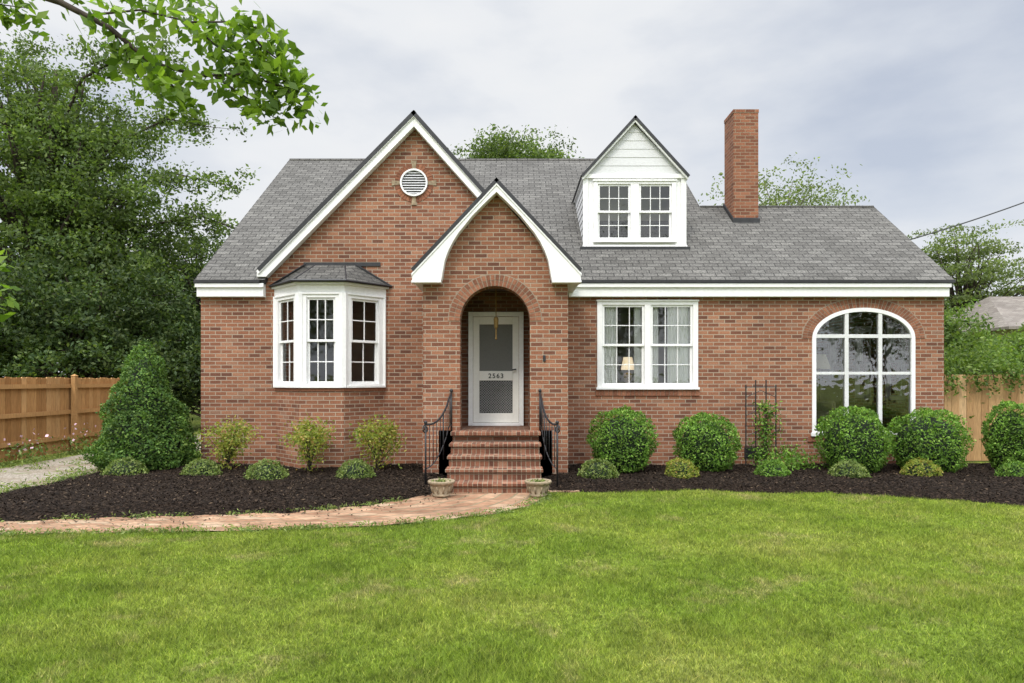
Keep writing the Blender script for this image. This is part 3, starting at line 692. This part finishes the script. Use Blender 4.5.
for i,(x,y,ang) in enumerate(((5.85,1.3,.5),(6.75,2.5,-.4))):
    AC=empty('armchair',None,(x,y,.45),ang); tag(AC,'upholstered armchair inside the sunroom behind arched window','chair','sunroom armchairs')
    f=MB(); f.box(-.30,.30,-.35,.27,.18,.44); f.obj('seat',M_fabric,AC,bevel=.04)
    f=MB(); f.box(-.38,.38,.272,.42,.15,1.05); f.obj('backrest',M_fabric,AC,bevel=.05)
    for sx in (-1,1):
        f=MB(); f.box(min(sx*.302,sx*.40),max(sx*.302,sx*.40),-.35,.27,.15,.64); f.obj('armrest',M_fabric,AC,bevel=.03)
        for yy in (-.3,.3): f=MB(); f.tube([(sx*.32,yy,0),(sx*.32,yy,.15)],[.018,.025],8); f.obj('leg',M_intfloor,AC)
FL=empty('floor_lamp',None,(6.35,1.9,.45)); tag(FL,'floor lamp with cream shade inside the sunroom','lamp')
f=MB(); f.lathe([(.001,.03),(.15,.02),(.15,0),(.001,0)],(0,0,0),16); f.tube([(0,0,.02),(0,0,1.4)],.012,8); f.obj('lamp_base',M_dark,FL)
f=MB(); f.lathe([(.12,1.58),(.22,1.28)],(0,0,0),20); f.obj('lamp_shade',M_shade,FL,smooth=True)
# ------------------------------------------------------------------ VEGETATION
def shrub(name,label,base,wid,hgt,kind,mat,n,ls,seed,cat='shrub',group=None,rough=1.0):
    r=np.random.default_rng(seed)
    E=empty(name,None,base); tag(E,label,cat,group)
    th=r.uniform(0,2*math.pi,n)
    if kind=='round': t=r.random(n); prof=lambda t: np.sqrt(np.clip(1-np.abs(2*(t*.93+.07)-1)**2.3,0,1))
    elif kind=='mound': t=r.random(n)**1.3; prof=lambda t: np.sqrt(np.clip(1-t**2,0,1))
    else: t=1-np.sqrt(r.random(n)); t=np.clip(t,0,1); prof=lambda t: (np.clip((1-t),0,1)**.7)*np.clip(.76+t*2.2,0,1)
    nl=60; lt=r.random(nl); lth=r.uniform(0,2*math.pi,nl)
    lp=np.c_[prof(lt)*np.cos(lth),prof(lt)*np.sin(lth),(lt*2-1)*(hgt/wid)]
    p0=np.c_[prof(t)*np.cos(th),prof(t)*np.sin(th),(t*2-1)*(hgt/wid)]
    b=np.zeros(n)
    for q in lp: b=np.maximum(b,np.exp(-((p0-q)**2).sum(1)/(2*.15**2)))
    rad=prof(t)*(.84+.21*b*rough)*(1-np.abs(r.normal(size=n))*.08+ (r.random(n)<.05)*.07)
    P=np.c_[rad*np.cos(th)*wid/2,rad*np.sin(th)*wid/2,t*hgt*(.95+.08*b)+.01+r.normal(size=n)*.012]
    P[:,2]=np.clip(P[:,2],.0,None)
    nb=np.c_[np.cos(th)*.8,np.sin(th)*.8,np.full(n,.5)]
    nb/=np.linalg.norm(nb,axis=1)[:,None]
    V,F=leafquads(P,ls,r,nb,.4,.55)
    npmesh('foliage',V,F,mat,E)
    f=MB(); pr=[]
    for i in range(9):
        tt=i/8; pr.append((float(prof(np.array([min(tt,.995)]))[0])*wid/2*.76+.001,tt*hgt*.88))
    f.lathe(pr,(0,0,0),14); f.obj('dark_core',LM_core,E)  # solid core hull, coloured as the shade behind the leaves
    return E
GR='clipped evergreen shrubs in the mulch bed'
for i,(x,y,w_,h_) in enumerate([(1.83,-.85,1.12,1.04),(3.22,-.85,1.06,.93),(5.68,-.85,1.17,1.04),(6.92,-.85,1.26,1.02),(8.36,-.75,.82,1.12)]):
    shrub('boxwood_shrub','rounded bright green evergreen shrub in dark mulch against brick wall',(x,y,-.01),w_,h_,'round',LM_box,8000,.043,20+i,group=GR,rough=1.1)
shrub('cone_shrub','tall dark green cone-shaped evergreen at the house corner',(-6.32,-.45,-.03),1.88,2.2,'cone',LM_con,22000,.05,40,rough=1.15)
for i,(x,y) in enumerate([(-6.15,-1.35),(-4.95,-1.3),(-3.75,-1.75),(-2.42,-1.65)]):
    shrub('low_shrub','small low green shrub in dark mulch',(x,y,-.02),[.62,.55,.6,.56][i],[.26,.24,.28,.27][i],'mound',LM_low,1600,.036,50+i,group='small low shrubs along the bed',rough=1.4)
for i,(x,y) in enumerate([(1.35,-1.45),(2.63,-1.5),(4.10,-1.45),(5.28,-1.5),(6.50,-1.35),(7.9,-1.5)]):
    shrub('low_shrub','small low yellow-green shrub in dark mulch',(x,y,-.02),[.6,.55,.5,.56,.54,.5][i],[.26,.27,.24,.24,.25,.22][i],'mound',[LM_low,LM_yel,LM_box][i%3] if i!=1 else LM_yel,1600,.036,60+i,group='small low shrubs along the bed',rough=1.4)
def nandina(base,h,seed,label):
    r=np.random.default_rng(seed); E=empty('nandina_shrub',None,base); tag(E,label,'shrub','loose yellow-green shrubs under the bay window'); f=MB(); C=[]
    for i in range(15):
        a=r.uniform(0,6.28); l=r.uniform(.08,.36); hh=h*r.uniform(.5,1)
        p=[(0,0,0),(math.cos(a)*l*.3,math.sin(a)*l*.3,hh*.5),(math.cos(a)*l,math.sin(a)*l,hh)]; f.tube(p,[.008,.006,.003],4)
        k=95; C.append(np.array(p[2])+r.normal(size=(k,3))*[.095,.095,.08]); C.append(np.array(p[1])+r.normal(size=(26,3))*[.1,.1,.1])
    f.obj('stem',M_bark,E); C=np.concatenate(C); C[:,2]=np.clip(C[:,2],.03,None); V,F=leafquads(C,.058,r,None,0,.45); npmesh('foliage',V,F,LM_yel,E)
for i,(x,y,h) in enumerate([(-4.78,-.75,.72),(-3.3,-1.05,.75),(-2.22,-.9,.76)]): nandina((x,y,0),h,80+i,'leafy yellow-green shrub with thin stems beside brick wall')
for i,(x,y) in enumerate([(-9.35,2.6),(-9.4,4.2),(-9.3,1.0),(-9.35,-.2)]):
    r=np.random.default_rng(90+i); E=empty('flowering_plant',None,(x,y,GZ)); tag(E,'low leafy plant with pale pink flowers by the fence','plant','flowering plants along the fence')
    C=r.normal(size=(260,3))*[.16,.28,.12]+[0,0,.18]; C[:,2]=np.abs(C[:,2]); V,F=leafquads(C,.07,r); npmesh('foliage',V,F,LM_low,E)
    C=r.normal(size=(26,3))*[.15,.28,.12]+[0,0,.38]; V,F=leafquads(C,.055,r,None,0,.9); npmesh('petals',V,F,M_pink,E)
r=np.random.default_rng(123); C=[]
for k in range(80):
    if k<40: c0=np.array([-6.98+r.normal()*.14,r.uniform(-4.2,2),GZ])
    elif k<52: c0=np.array([r.uniform(-8.6,-7.2),r.uniform(-3,6),GZ])
    else: c0=np.array([-9.1+r.normal()*.15,r.uniform(-2,10),GZ])
    C.append(c0+np.abs(r.normal(size=(90,3)))*[.12,.12,.05]*np.sign(r.normal(size=(90,3))*[1,1,0]+[0,0,1]))
C=np.concatenate(C); V,F=leafquads(C,.06,r,None,0,.3); o=npmesh('weeds',V,F,LM_low); o['kind']='stuff'
C=[]
for k in range(110):
    i=r.integers(1,59); p=(A if r.random()<.7 else B)[i]; C.append(np.array([p[0],p[1],GZ+.01])+np.abs(r.normal(size=(45,3)))*[.09,.05,.022]*np.sign(r.normal(size=(45,3))*[1,1,0]+[0,0,1]))
C=np.concatenate(C); V,F=leafquads(C,.04,r,None,0,.3); o=npmesh('path_weeds',V,F,LM_low); o['kind']='stuff'
TR=empty('garden_trellis',None,(4.32,-.35,0)); tag(TR,'dark iron trellis with a climbing vine against brick','trellis')
f=MB()
for x in (-.26,-.09,.09,.26): f.tube([(x,0,0),(x,0,1.42 if abs(x)>.1 else 1.5)],.011,6)
for z in (.35,.7,1.05,1.38): f.tube([(-.28,0.012,z),(.28,0.012,z)],.008,6)
for z in (.52,.88,1.2): f.tube([(-.26,.0,z),(0,0.0,z+.12),(.26,0,z)],.006,5)
f.obj('iron_bars',M_iron,TR)
r=np.random.default_rng(5)
VN=empty('climbing_vine',None,(4.35,-.38,0)); tag(VN,'green vine climbing a trellis above leafy ground plants','plant')
f=MB(); C=[]
for k in range(6):
    p=[(r.uniform(-.1,.1),0,0)]
    for j in range(8): p.append((p[-1][0]+r.normal()*.08+.01,r.normal()*.02,p[-1][2]+.13))
    f.tube(p,.005,4)
    for q in p[1:]: C.append(np.array(q)+r.normal(size=(20,3))*[.06,.04,.05])
f.obj('stem',M_bark,VN)
for c0,sx in (((.35,-.25,.12),.17),((.6,-.2,.1),.2),((.1,-.3,.1),.15),((.45,-.05,.22),.15)): C.append(np.array(c0)+r.normal(size=(260,3))*[sx,.12,.09])
C=np.concatenate(C); C[:,2]=np.clip(C[:,2],0.02,None); V,F=leafquads(C,.055,r,None,0,.5); npmesh('foliage',V,F,LM_box,VN)
def pot(x,y,i):
    E=empty('stone_planter',None,(x,y,GZ+.02)); tag(E,'small weathered stone planter with low succulents by the brick steps','planter','stone planters at the foot of the steps')
    f=MB(); f.lathe([(.001,.02),(.115,.0),(.125,.025),(.11,.04),(.15,.15),(.158,.165),(.178,.173),(.185,.20),(.175,.214),(.152,.21),(.142,.18),(.001,.175)],(0,0,0),20)
    for k in range(10):
        a=k*.628; f.tube([(.118*math.cos(a),.118*math.sin(a),.05),(.148*math.cos(a),.148*math.sin(a),.142)],.012,5)
    f.obj('planter_bowl',M_stone,E,smooth=True)
    r=np.random.default_rng(200+i); C=r.normal(size=(90,3))*[.055,.055,.015]+[0,0,.20]; V,F=leafquads(C,.045,r,None,0,.4); npmesh('succulents',V,F,LM_low,E)
pot(-.95,-3.02,0); pot(.35,-3.02,1)
# ------------------------------------------------------------------ TREES
def tree(name,label,base,ells,ncl,nleaf,ls,lm,seed,trunk_r=.25,spread=(.55,.38),bark=None,nlimb=45,rmin=.45,group=None,extra=[],lr=.34):
    r=np.random.default_rng(seed); base=np.array(base,float); E=empty(name,None,tuple(base)); tag(E,label,'tree',group)
    wt=np.array([e[3]*e[4]*e[5] for e in ells]); wt=wt**.75; wt/=wt.sum(); CL=[]
    for _ in range(ncl):
        e=ells[r.choice(len(ells),p=wt)]; d=r.normal(size=3); d/=np.linalg.norm(d); rr=r.uniform(rmin,1.03)
        CL.append(np.array(e[:3])-base+d*rr*np.array(e[3:6]))
    CL=np.array(CL); top=CL[:,2].max()*.9; cxy=CL[:,:2].mean(0)
    f=MB(); tp=[]
    for i in range(9):
        t=i/8; tp.append((cxy[0]*t**1.5+r.normal()*.08*(i>0),cxy[1]*t**1.5+r.normal()*.08*(i>0),top*t))
    f.tube(tp,[trunk_r*(1.25 if i==0 else 1)*(1-.85*i/8) for i in range(9)],9)
    tp=np.array(tp); order=r.permutation(len(CL))
    for k in order[:nlimb]:
        c=CL[k]; zz=max(.12*top,min(c[2]*.55,top*.85)); s=np.array([np.interp(zz,tp[:,2],tp[:,0]),np.interp(zz,tp[:,2],tp[:,1]),zz])
        m1=s+(c-s)*.35+[0,0,.12*np.linalg.norm(c-s)*.5]+r.normal(size=3)*.12; m2=s+(c-s)*.7+[0,0,.05*np.linalg.norm(c-s)]+r.normal(size=3)*.15
        f.tube([s,m1,m2,c],[trunk_r*lr,trunk_r*lr*.65,trunk_r*lr*.35,.015],5)
    C=[]
    for P in extra:
        P=np.array(P,float)-base; f.tube(P.tolist(),np.linspace(.07,.012,len(P)).tolist(),5)
        for u in np.linspace(.25,1,16):
            k=u*(len(P)-1); i=min(int(k),len(P)-2); q=P[i]+(P[i+1]-P[i])*(k-i)
            for _ in range(2):
                off=r.normal(size=3)*[.35,.35,.28]; f.tube([q,q+off],[.012,.004],4)
                C.append(q+off+r.normal(size=(55,3))*[.22,.22,.13])
    f.obj('trunk',bark or M_bark,E,smooth=True)
    for c in CL:
        s=r.uniform(.6,1.35); k=int(nleaf*s); sub=r.normal(size=(7,3))*np.array([spread[0],spread[0],spread[1]])*s
        idx=r.integers(0,7,k); C.append(c+sub[idx]+r.normal(size=(k,3))*np.array([spread[0],spread[0],spread[1]])*.38*s)
    C=np.concatenate(C); C=C[C[:,2]>.1]; V,F=leafquads(C,ls,r,np.tile([0,0,1.],(len(C),1)),.3,.5); npmesh('crown',V,F,lm,E)
tree('oak_tree','large spreading green tree with open limbs beside the driveway',(-17.0,12.5,GZ),[(-16.6,12,7.4,4.4,3.2,4.0),(-14.0,12,6.6,2.6,2.5,2.3),(-18.2,13,11.3,3.7,3.0,3.2),(-14.8,12.5,10.2,1.9,2,1.6)],175,430,.145,LM_tree,301,.5,(.72,.32),nlimb=120,rmin=.3,lr=.42,
 extra=[[(-16.5,12,6),(-14,11.8,8),(-11.8,11.6,8.7),(-9.6,11.5,8.2)],[(-16.5,12,7),(-14,11.8,9.8),(-12,11.6,10.6),(-10.6,11.5,10.3)],[(-16.3,12,5),(-13,11.8,6.9),(-10.8,11.5,7.2),(-9.2,11.5,6.6)],[(-17,12,8),(-15,11.6,12),(-13.2,11.5,12.9),(-11.9,11.5,12.6)]])
tree('magnolia_tree','dense dark evergreen tree behind the wooden fence',(-13.2,9,GZ),[(-13.6,9,3.0,3.4,2.4,2.1),(-10.9,9.5,2.5,1.9,1.8,1.9),(-16.5,9,3.2,2.8,2.4,2.2)],165,400,.135,LM_dark,302,.3,(.5,.32),nlimb=50,rmin=.3)
tree('elm_tree','tall green tree filling the gap beyond the fence',(-12.0,16,GZ),[(-12.8,16,4.8,2.5,3,2.8)],80,360,.145,LM_dark,303,.25,(.6,.36),nlimb=46)
tree('far_tree','green trees standing beyond the fence line',(-24.0,24,GZ),[(-22,24,5,6,3,4),(-14,25,3.8,4,3,3.0)],95,280,.22,LM_dark,323,.3,(.9,.6),nlimb=40)
tree('laurel_hedge','dark leafy hedge closing the gap beside the house',(-9.4,9.0,GZ),[(-10.2,9,1.2,1.8,1.1,1.3),(-8.2,10.5,1.3,1.9,1.1,1.6)],80,330,.12,LM_dark,331,.12,(.36,.28),nlimb=20,rmin=.2)
tree('background_tree','distant bright green treetop above the roof ridge',(.2,20,GZ),[(.15,20,10.8,2.5,2.5,2.1),(1.6,20,10.6,1.5,2,1.7),(-.6,20,10.8,1.5,2,1.7)],170,300,.15,LM_tree,304,.3,(.5,.38),nlimb=30)
tree('pecan_tree','sparse pale green treetop behind the chimney',(13.2,21,GZ),[(13.0,21,9.4,3.9,2.5,1.7)],66,125,.16,LM_air,305,.25,(.55,.35),M_barkl,66)
tree('cedar_tree','layered cedar tree behind the neighbouring roof',(20.5,19.5,GZ),[(20.6,19.5,7.5,2.2,2,.7),(22,19.5,6.3,3.2,2.4,.5),(22,19.5,5.2,3.4,2.4,.5),(21.2,19.5,8.3,1.2,1.2,.4)],72,200,.14,LM_air,306,.25,(.6,.12),nlimb=66)
tree('hedge_tree','bushy green vine-covered tree behind the cedar fence',(13.6,8,GZ),[(14.4,8,1.7,2.6,1.4,1.0),(12.0,8.0,2.1,1.3,1.3,1.4),(11.0,4.6,2.1,.9,1.2,1.15),(17.2,8,1.7,2.2,1.5,1.0)],150,330,.11,LM_vine,307,.15,(.36,.26),nlimb=35,rmin=.3)
r=np.random.default_rng(61); VE=empty('fence_vine',None,(8.9,1.0,GZ)); tag(VE,'leafy green vine spilling over the tan fence top','vine')
f=MB(); C=[]
for k in range(9):
    x=-.9+k*.22+r.normal()*.05; p=[(x,.25,0.0),(x+.05,.3,1.0),(x+.08,.2,1.72),(x+.1,-.06,1.78),(x+.1+r.normal()*.1,-.12,1.78-r.uniform(.05,.35))]
    f.tube(p,.01,4)
    for q in p[1:]: C.append(np.array(q)+r.normal(size=(60,3))*[.12,.10,.14])
    C.append(np.array(p[2])+[0,.25,.35*r.random()]+r.normal(size=(220,3))*[.2,.2,.22])
f.obj('stem',M_bark,VE); C=np.concatenate(C); C[(C[:,1]>-.16)&(C[:,1]<.03)&(C[:,2]<1.7),1]=-.13; V,F=leafquads(C,.08,r); npmesh('foliage',V,F,LM_vine,VE)
for i,(x,y,s_) in enumerate([(-14,-30,1.0),(-4,-33,1.15),(6,-31,.9),(15,-32,1.15),(-24,-33,1.1),(25,-34,1.0)]):
    tree('street_tree','broad green tree across the street from the cottage',(x,y,GZ),[(x,y,7*s_,3.8,3.3,4.2*s_)],40,100,.40,LM_tree,400+i,.35,(.9,.6),nlimb=20,group='trees across the street')
base=np.array([-6.4,-7.6,GZ]); E=empty('dogwood_tree',None,tuple(base)); tag(E,'leafy broadleaf tree with limbs overhanging the lawn','tree')
r=np.random.default_rng(77)
def w5(px,py,dd=0): 
    d=5.0+dd; return np.array([(px-512)*d/682.67,d-12.2,1.5+(380-py)*d/682.67])-base
f=MB()
f.tube([(0,0,0),(.1,.02,1.5),(.3,.1,2.9),(.9,.2,3.9)],[.17,.14,.12,.09],10)
limb=[np.array((.9,.2,3.9)),w5(-120,-60,.1),w5(-20,-25),w5(60,2),w5(110,28),w5(150,62),w5(200,76),w5(245,74),w5(285,88),w5(308,112)]
f.tube(limb,[.07,.05,.035,.024,.019,.015,.011,.009,.006,.004],7)
tw=[[w5(90,15),w5(140,10),w5(190,22),w5(240,22),w5(275,35)],[w5(20,-10),w5(110,-12,.2),w5(170,-5,.3),w5(215,8,.2)],[w5(150,62),w5(172,85,-.1),w5(183,104,-.1)],[w5(215,77),w5(250,100,.1),w5(275,118)],
    [w5(190,22),w5(215,45),w5(240,58)],[w5(240,22),w5(265,50),w5(290,68)],[w5(-60,-40),w5(-10,3,.2),w5(25,8,.3)],[w5(110,28),w5(125,50,.2),w5(140,80,.2)],[w5(245,74),w5(280,78,.1),w5(298,92,.1)]]
for t_ in tw: f.tube(t_,[.010]+[.007]*(len(t_)-2)+[.003],5)
f.tube([(.3,.1,2.6),w5(-60,250),w5(-15,285),w5(4,300)],[.05,.03,.015,.005],6)
f.obj('trunk',M_bark,E,smooth=True)
C=[];pts=[]
for t_ in tw+[limb[4:]]:
    t_=np.array(t_)
    for u in np.linspace(.12,1,9): 
        k=u*(len(t_)-1); i=min(int(k),len(t_)-2); pts.append(t_[i]+(t_[i+1]-t_[i])*(k-i))
for p in pts: k=r.integers(12,24); C.append(p+r.normal(size=(k,3))*[.08,.15,.06]+[0,0,-.015])
for q in ((0,262),(2,285),(5,300),(0,318)): C.append(w5(*q)+r.normal(size=(9,3))*[.03,.06,.04])
C=np.concatenate(C); V,F=leafquads(C,.10,r,np.tile([0,0,1.],(len(C),1)),.35,.5)
npmesh('crown',V,F,LM_near,E)
# ------------------------------------------------------------------ FENCES
def fence(label,p,q,h,mat,seed,post=2.4):
    p=Vector(p);q=Vector(q); ln=(q-p).length; ang=math.atan2(q.y-p.y,q.x-p.x)
    E=empty('wooden_fence',None,(p.x,p.y,GZ),ang); tag(E,label,'fence')
    r=random.Random(seed); f=MB(); x=0
    while x<ln:
        b=.138; dz=r.uniform(-.012,.012); y=r.uniform(-.003,.003)
        c_=.02; f.prism([(x,.02),(x+b,.02),(x+b,h+dz-c_),(x+b-c_,h+dz),(x+c_,h+dz),(x,h+dz-c_)],-.01+y,.012+y); x+=b+.005
    f.obj('boards',mat,E)
    for z in (.3,h*.52,h-.22):
        f=MB(); f.box(0,ln,-.055,-.0145,z,z+.085); f.obj('rail',mat,E)
    x=0
    while x<=ln+.01:
        f=MB(); f.box(x-.05,x+.05,-.145,-.056,0,h+.04); f.add([(x-.06,-.155,h+.04),(x+.06,-.155,h+.04),(x+.06,-.046,h+.04),(x-.06,-.046,h+.04),(x,-.1,h+.08)],[(0,1,4),(1,2,4),(2,3,4),(3,0,4),(3,2,1,0)]); f.obj('post',mat,E); x+=post
fence('weathered orange-brown plank fence along the driveway',(-9.65,-4.5,0),(-9.65,6.6,0),1.63,M_woodL,1)
fence('tan cedar plank fence joining the brick wall',(14.5,1.0,0),(7.73,1.0,0),1.68,M_woodR,2)
# ------------------------------------------------------------------ NEIGHBOUR
NH=empty('neighbour_house',None,(23.2,14,GZ)); tag(NH,'low pale house with grey-brown roof seen past the fence','house')
f=MB(); f.box(-4,8,0,6,0,3.6); f.obj('wall',M_sidingn,NH)
f=MB()
a0,a1,b0,b1=(-4.5,-.5),(8.5,-.5),(8.5,6.5),(-4.5,6.5); r0,r1=(-2.8,3),(6.0,3)
P8=[(a0[0],a0[1],3.6),(a1[0],a1[1],3.6),(b0[0],b0[1],3.6),(b1[0],b1[1],3.6),(r0[0],r0[1],5.15),(r1[0],r1[1],5.15),(a0[0],a0[1],3.5),(a1[0],a1[1],3.5),(b0[0],b0[1],3.5),(b1[0],b1[1],3.5)]
f.add(P8,[(0,1,5,4),(1,2,5),(2,3,4,5),(3,0,4),(6,7,1,0),(7,8,2,1),(8,9,3,2),(9,6,0,3),(9,8,7,6)])
M_nroof=brick_mat('brown_shingle_material',bw=.3,rh=.15,ms=.006,stops=[(0,(.17,.148,.13)),(1,(.24,.215,.19))],mortar=(.11,.095,.085))
f.obj('roof',M_nroof,NH)
window(NH,(-1.5,-.0,1.3),1.2,1.4,1)
PL=empty('power_line',None,(14,8,0)); tag(PL,'black overhead service cable sloping up to a pole','cable')
a_=Vector((9.9,5.0,5.0)); b_=Vector((22,8,9.9)); f=MB(); pts=[]
for i in range(25):
    t=i/24; p=a_.lerp(b_,t); p.z-=.55*4*t*(1-t)*.6; pts.append(p-Vector((14,8,0)))
f.tube([Vector((7.6,3.6,4.5))-Vector((14,8,0))]+pts,.018,6); f.obj('cable',M_iron,PL)
UP=empty('utility_pole',None,(22,8,GZ)); tag(UP,'wooden utility pole carrying the service cable','pole')
f=MB(); f.tube([(0,0,0),(0,0,10.6)],[.16,.11],10); f.box(-1.1,1.1,-.06,.06,9.85,9.97); f.obj('pole_shaft',M_bark,UP)
for x in (-.95,0.3,.95):
    f=MB(); f.lathe([(.03,0),(.05,.03),(.03,.08),(.045,.12),(.001,.15)],(x,0,9.97),10); f.obj('insulator',M_stone,UP)
# ------------------------------------------------------------------ CAMERA, LIGHT, WORLD
cam=bpy.data.cameras.new('camera'); cam.lens=24; cam.sensor_width=36; cam.shift_y=.0376; cam.clip_end=2000
co=bpy.data.objects.new('camera',cam); COL.objects.link(co); co.location=(0,-12.2,1.5); co.rotation_euler=(math.pi/2,0,0); S.camera=co
el,az=math.radians(50),math.radians(205)
sd=Vector((math.sin(az)*math.cos(el),math.cos(az)*math.cos(el),math.sin(el)))
sl_=bpy.data.lights.new('sun','SUN'); sl_.energy=1.5; sl_.angle=math.radians(10); sl_.color=(1,.93,.82)
so=bpy.data.objects.new('sun',sl_); COL.objects.link(so); so.rotation_euler=sd.to_track_quat('Z','Y').to_euler(); so.location=(0,-20,30)
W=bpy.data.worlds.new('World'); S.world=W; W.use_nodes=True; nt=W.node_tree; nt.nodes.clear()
out=nt.nodes.new('ShaderNodeOutputWorld')
sky=N(nt,'ShaderNodeTexSky'); sky.sky_type='NISHITA'; sky.sun_disc=False; sky.sun_elevation=el; sky.sun_rotation=az
b1=N(nt,'ShaderNodeBackground'); L(nt,sky.outputs[0],b1.inputs[0]); b1.inputs[1].default_value=.1
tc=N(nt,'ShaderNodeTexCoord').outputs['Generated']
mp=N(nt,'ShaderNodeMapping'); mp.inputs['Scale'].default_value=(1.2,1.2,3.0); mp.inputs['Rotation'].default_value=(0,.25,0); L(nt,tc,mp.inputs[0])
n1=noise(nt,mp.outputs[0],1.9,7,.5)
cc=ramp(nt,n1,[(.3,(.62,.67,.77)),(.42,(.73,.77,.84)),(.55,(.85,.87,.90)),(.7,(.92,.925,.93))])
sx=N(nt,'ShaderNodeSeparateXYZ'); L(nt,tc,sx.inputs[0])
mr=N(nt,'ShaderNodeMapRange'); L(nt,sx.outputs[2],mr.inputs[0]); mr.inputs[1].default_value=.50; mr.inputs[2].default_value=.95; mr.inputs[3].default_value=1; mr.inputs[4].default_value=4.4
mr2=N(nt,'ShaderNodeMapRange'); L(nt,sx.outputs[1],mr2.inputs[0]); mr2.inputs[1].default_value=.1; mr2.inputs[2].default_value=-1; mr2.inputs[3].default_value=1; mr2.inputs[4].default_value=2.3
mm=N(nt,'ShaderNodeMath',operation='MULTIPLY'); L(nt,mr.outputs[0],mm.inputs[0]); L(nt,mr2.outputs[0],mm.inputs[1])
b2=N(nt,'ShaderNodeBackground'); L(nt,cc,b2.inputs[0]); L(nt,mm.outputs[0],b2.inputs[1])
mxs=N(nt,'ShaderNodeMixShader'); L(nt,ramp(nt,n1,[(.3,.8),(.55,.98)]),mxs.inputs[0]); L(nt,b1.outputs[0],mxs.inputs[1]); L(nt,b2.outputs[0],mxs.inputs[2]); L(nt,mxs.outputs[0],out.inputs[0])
S.view_settings.view_transform='Standard'; S.view_settings.look='None'; S.view_settings.exposure=0; S.view_settings.gamma=1
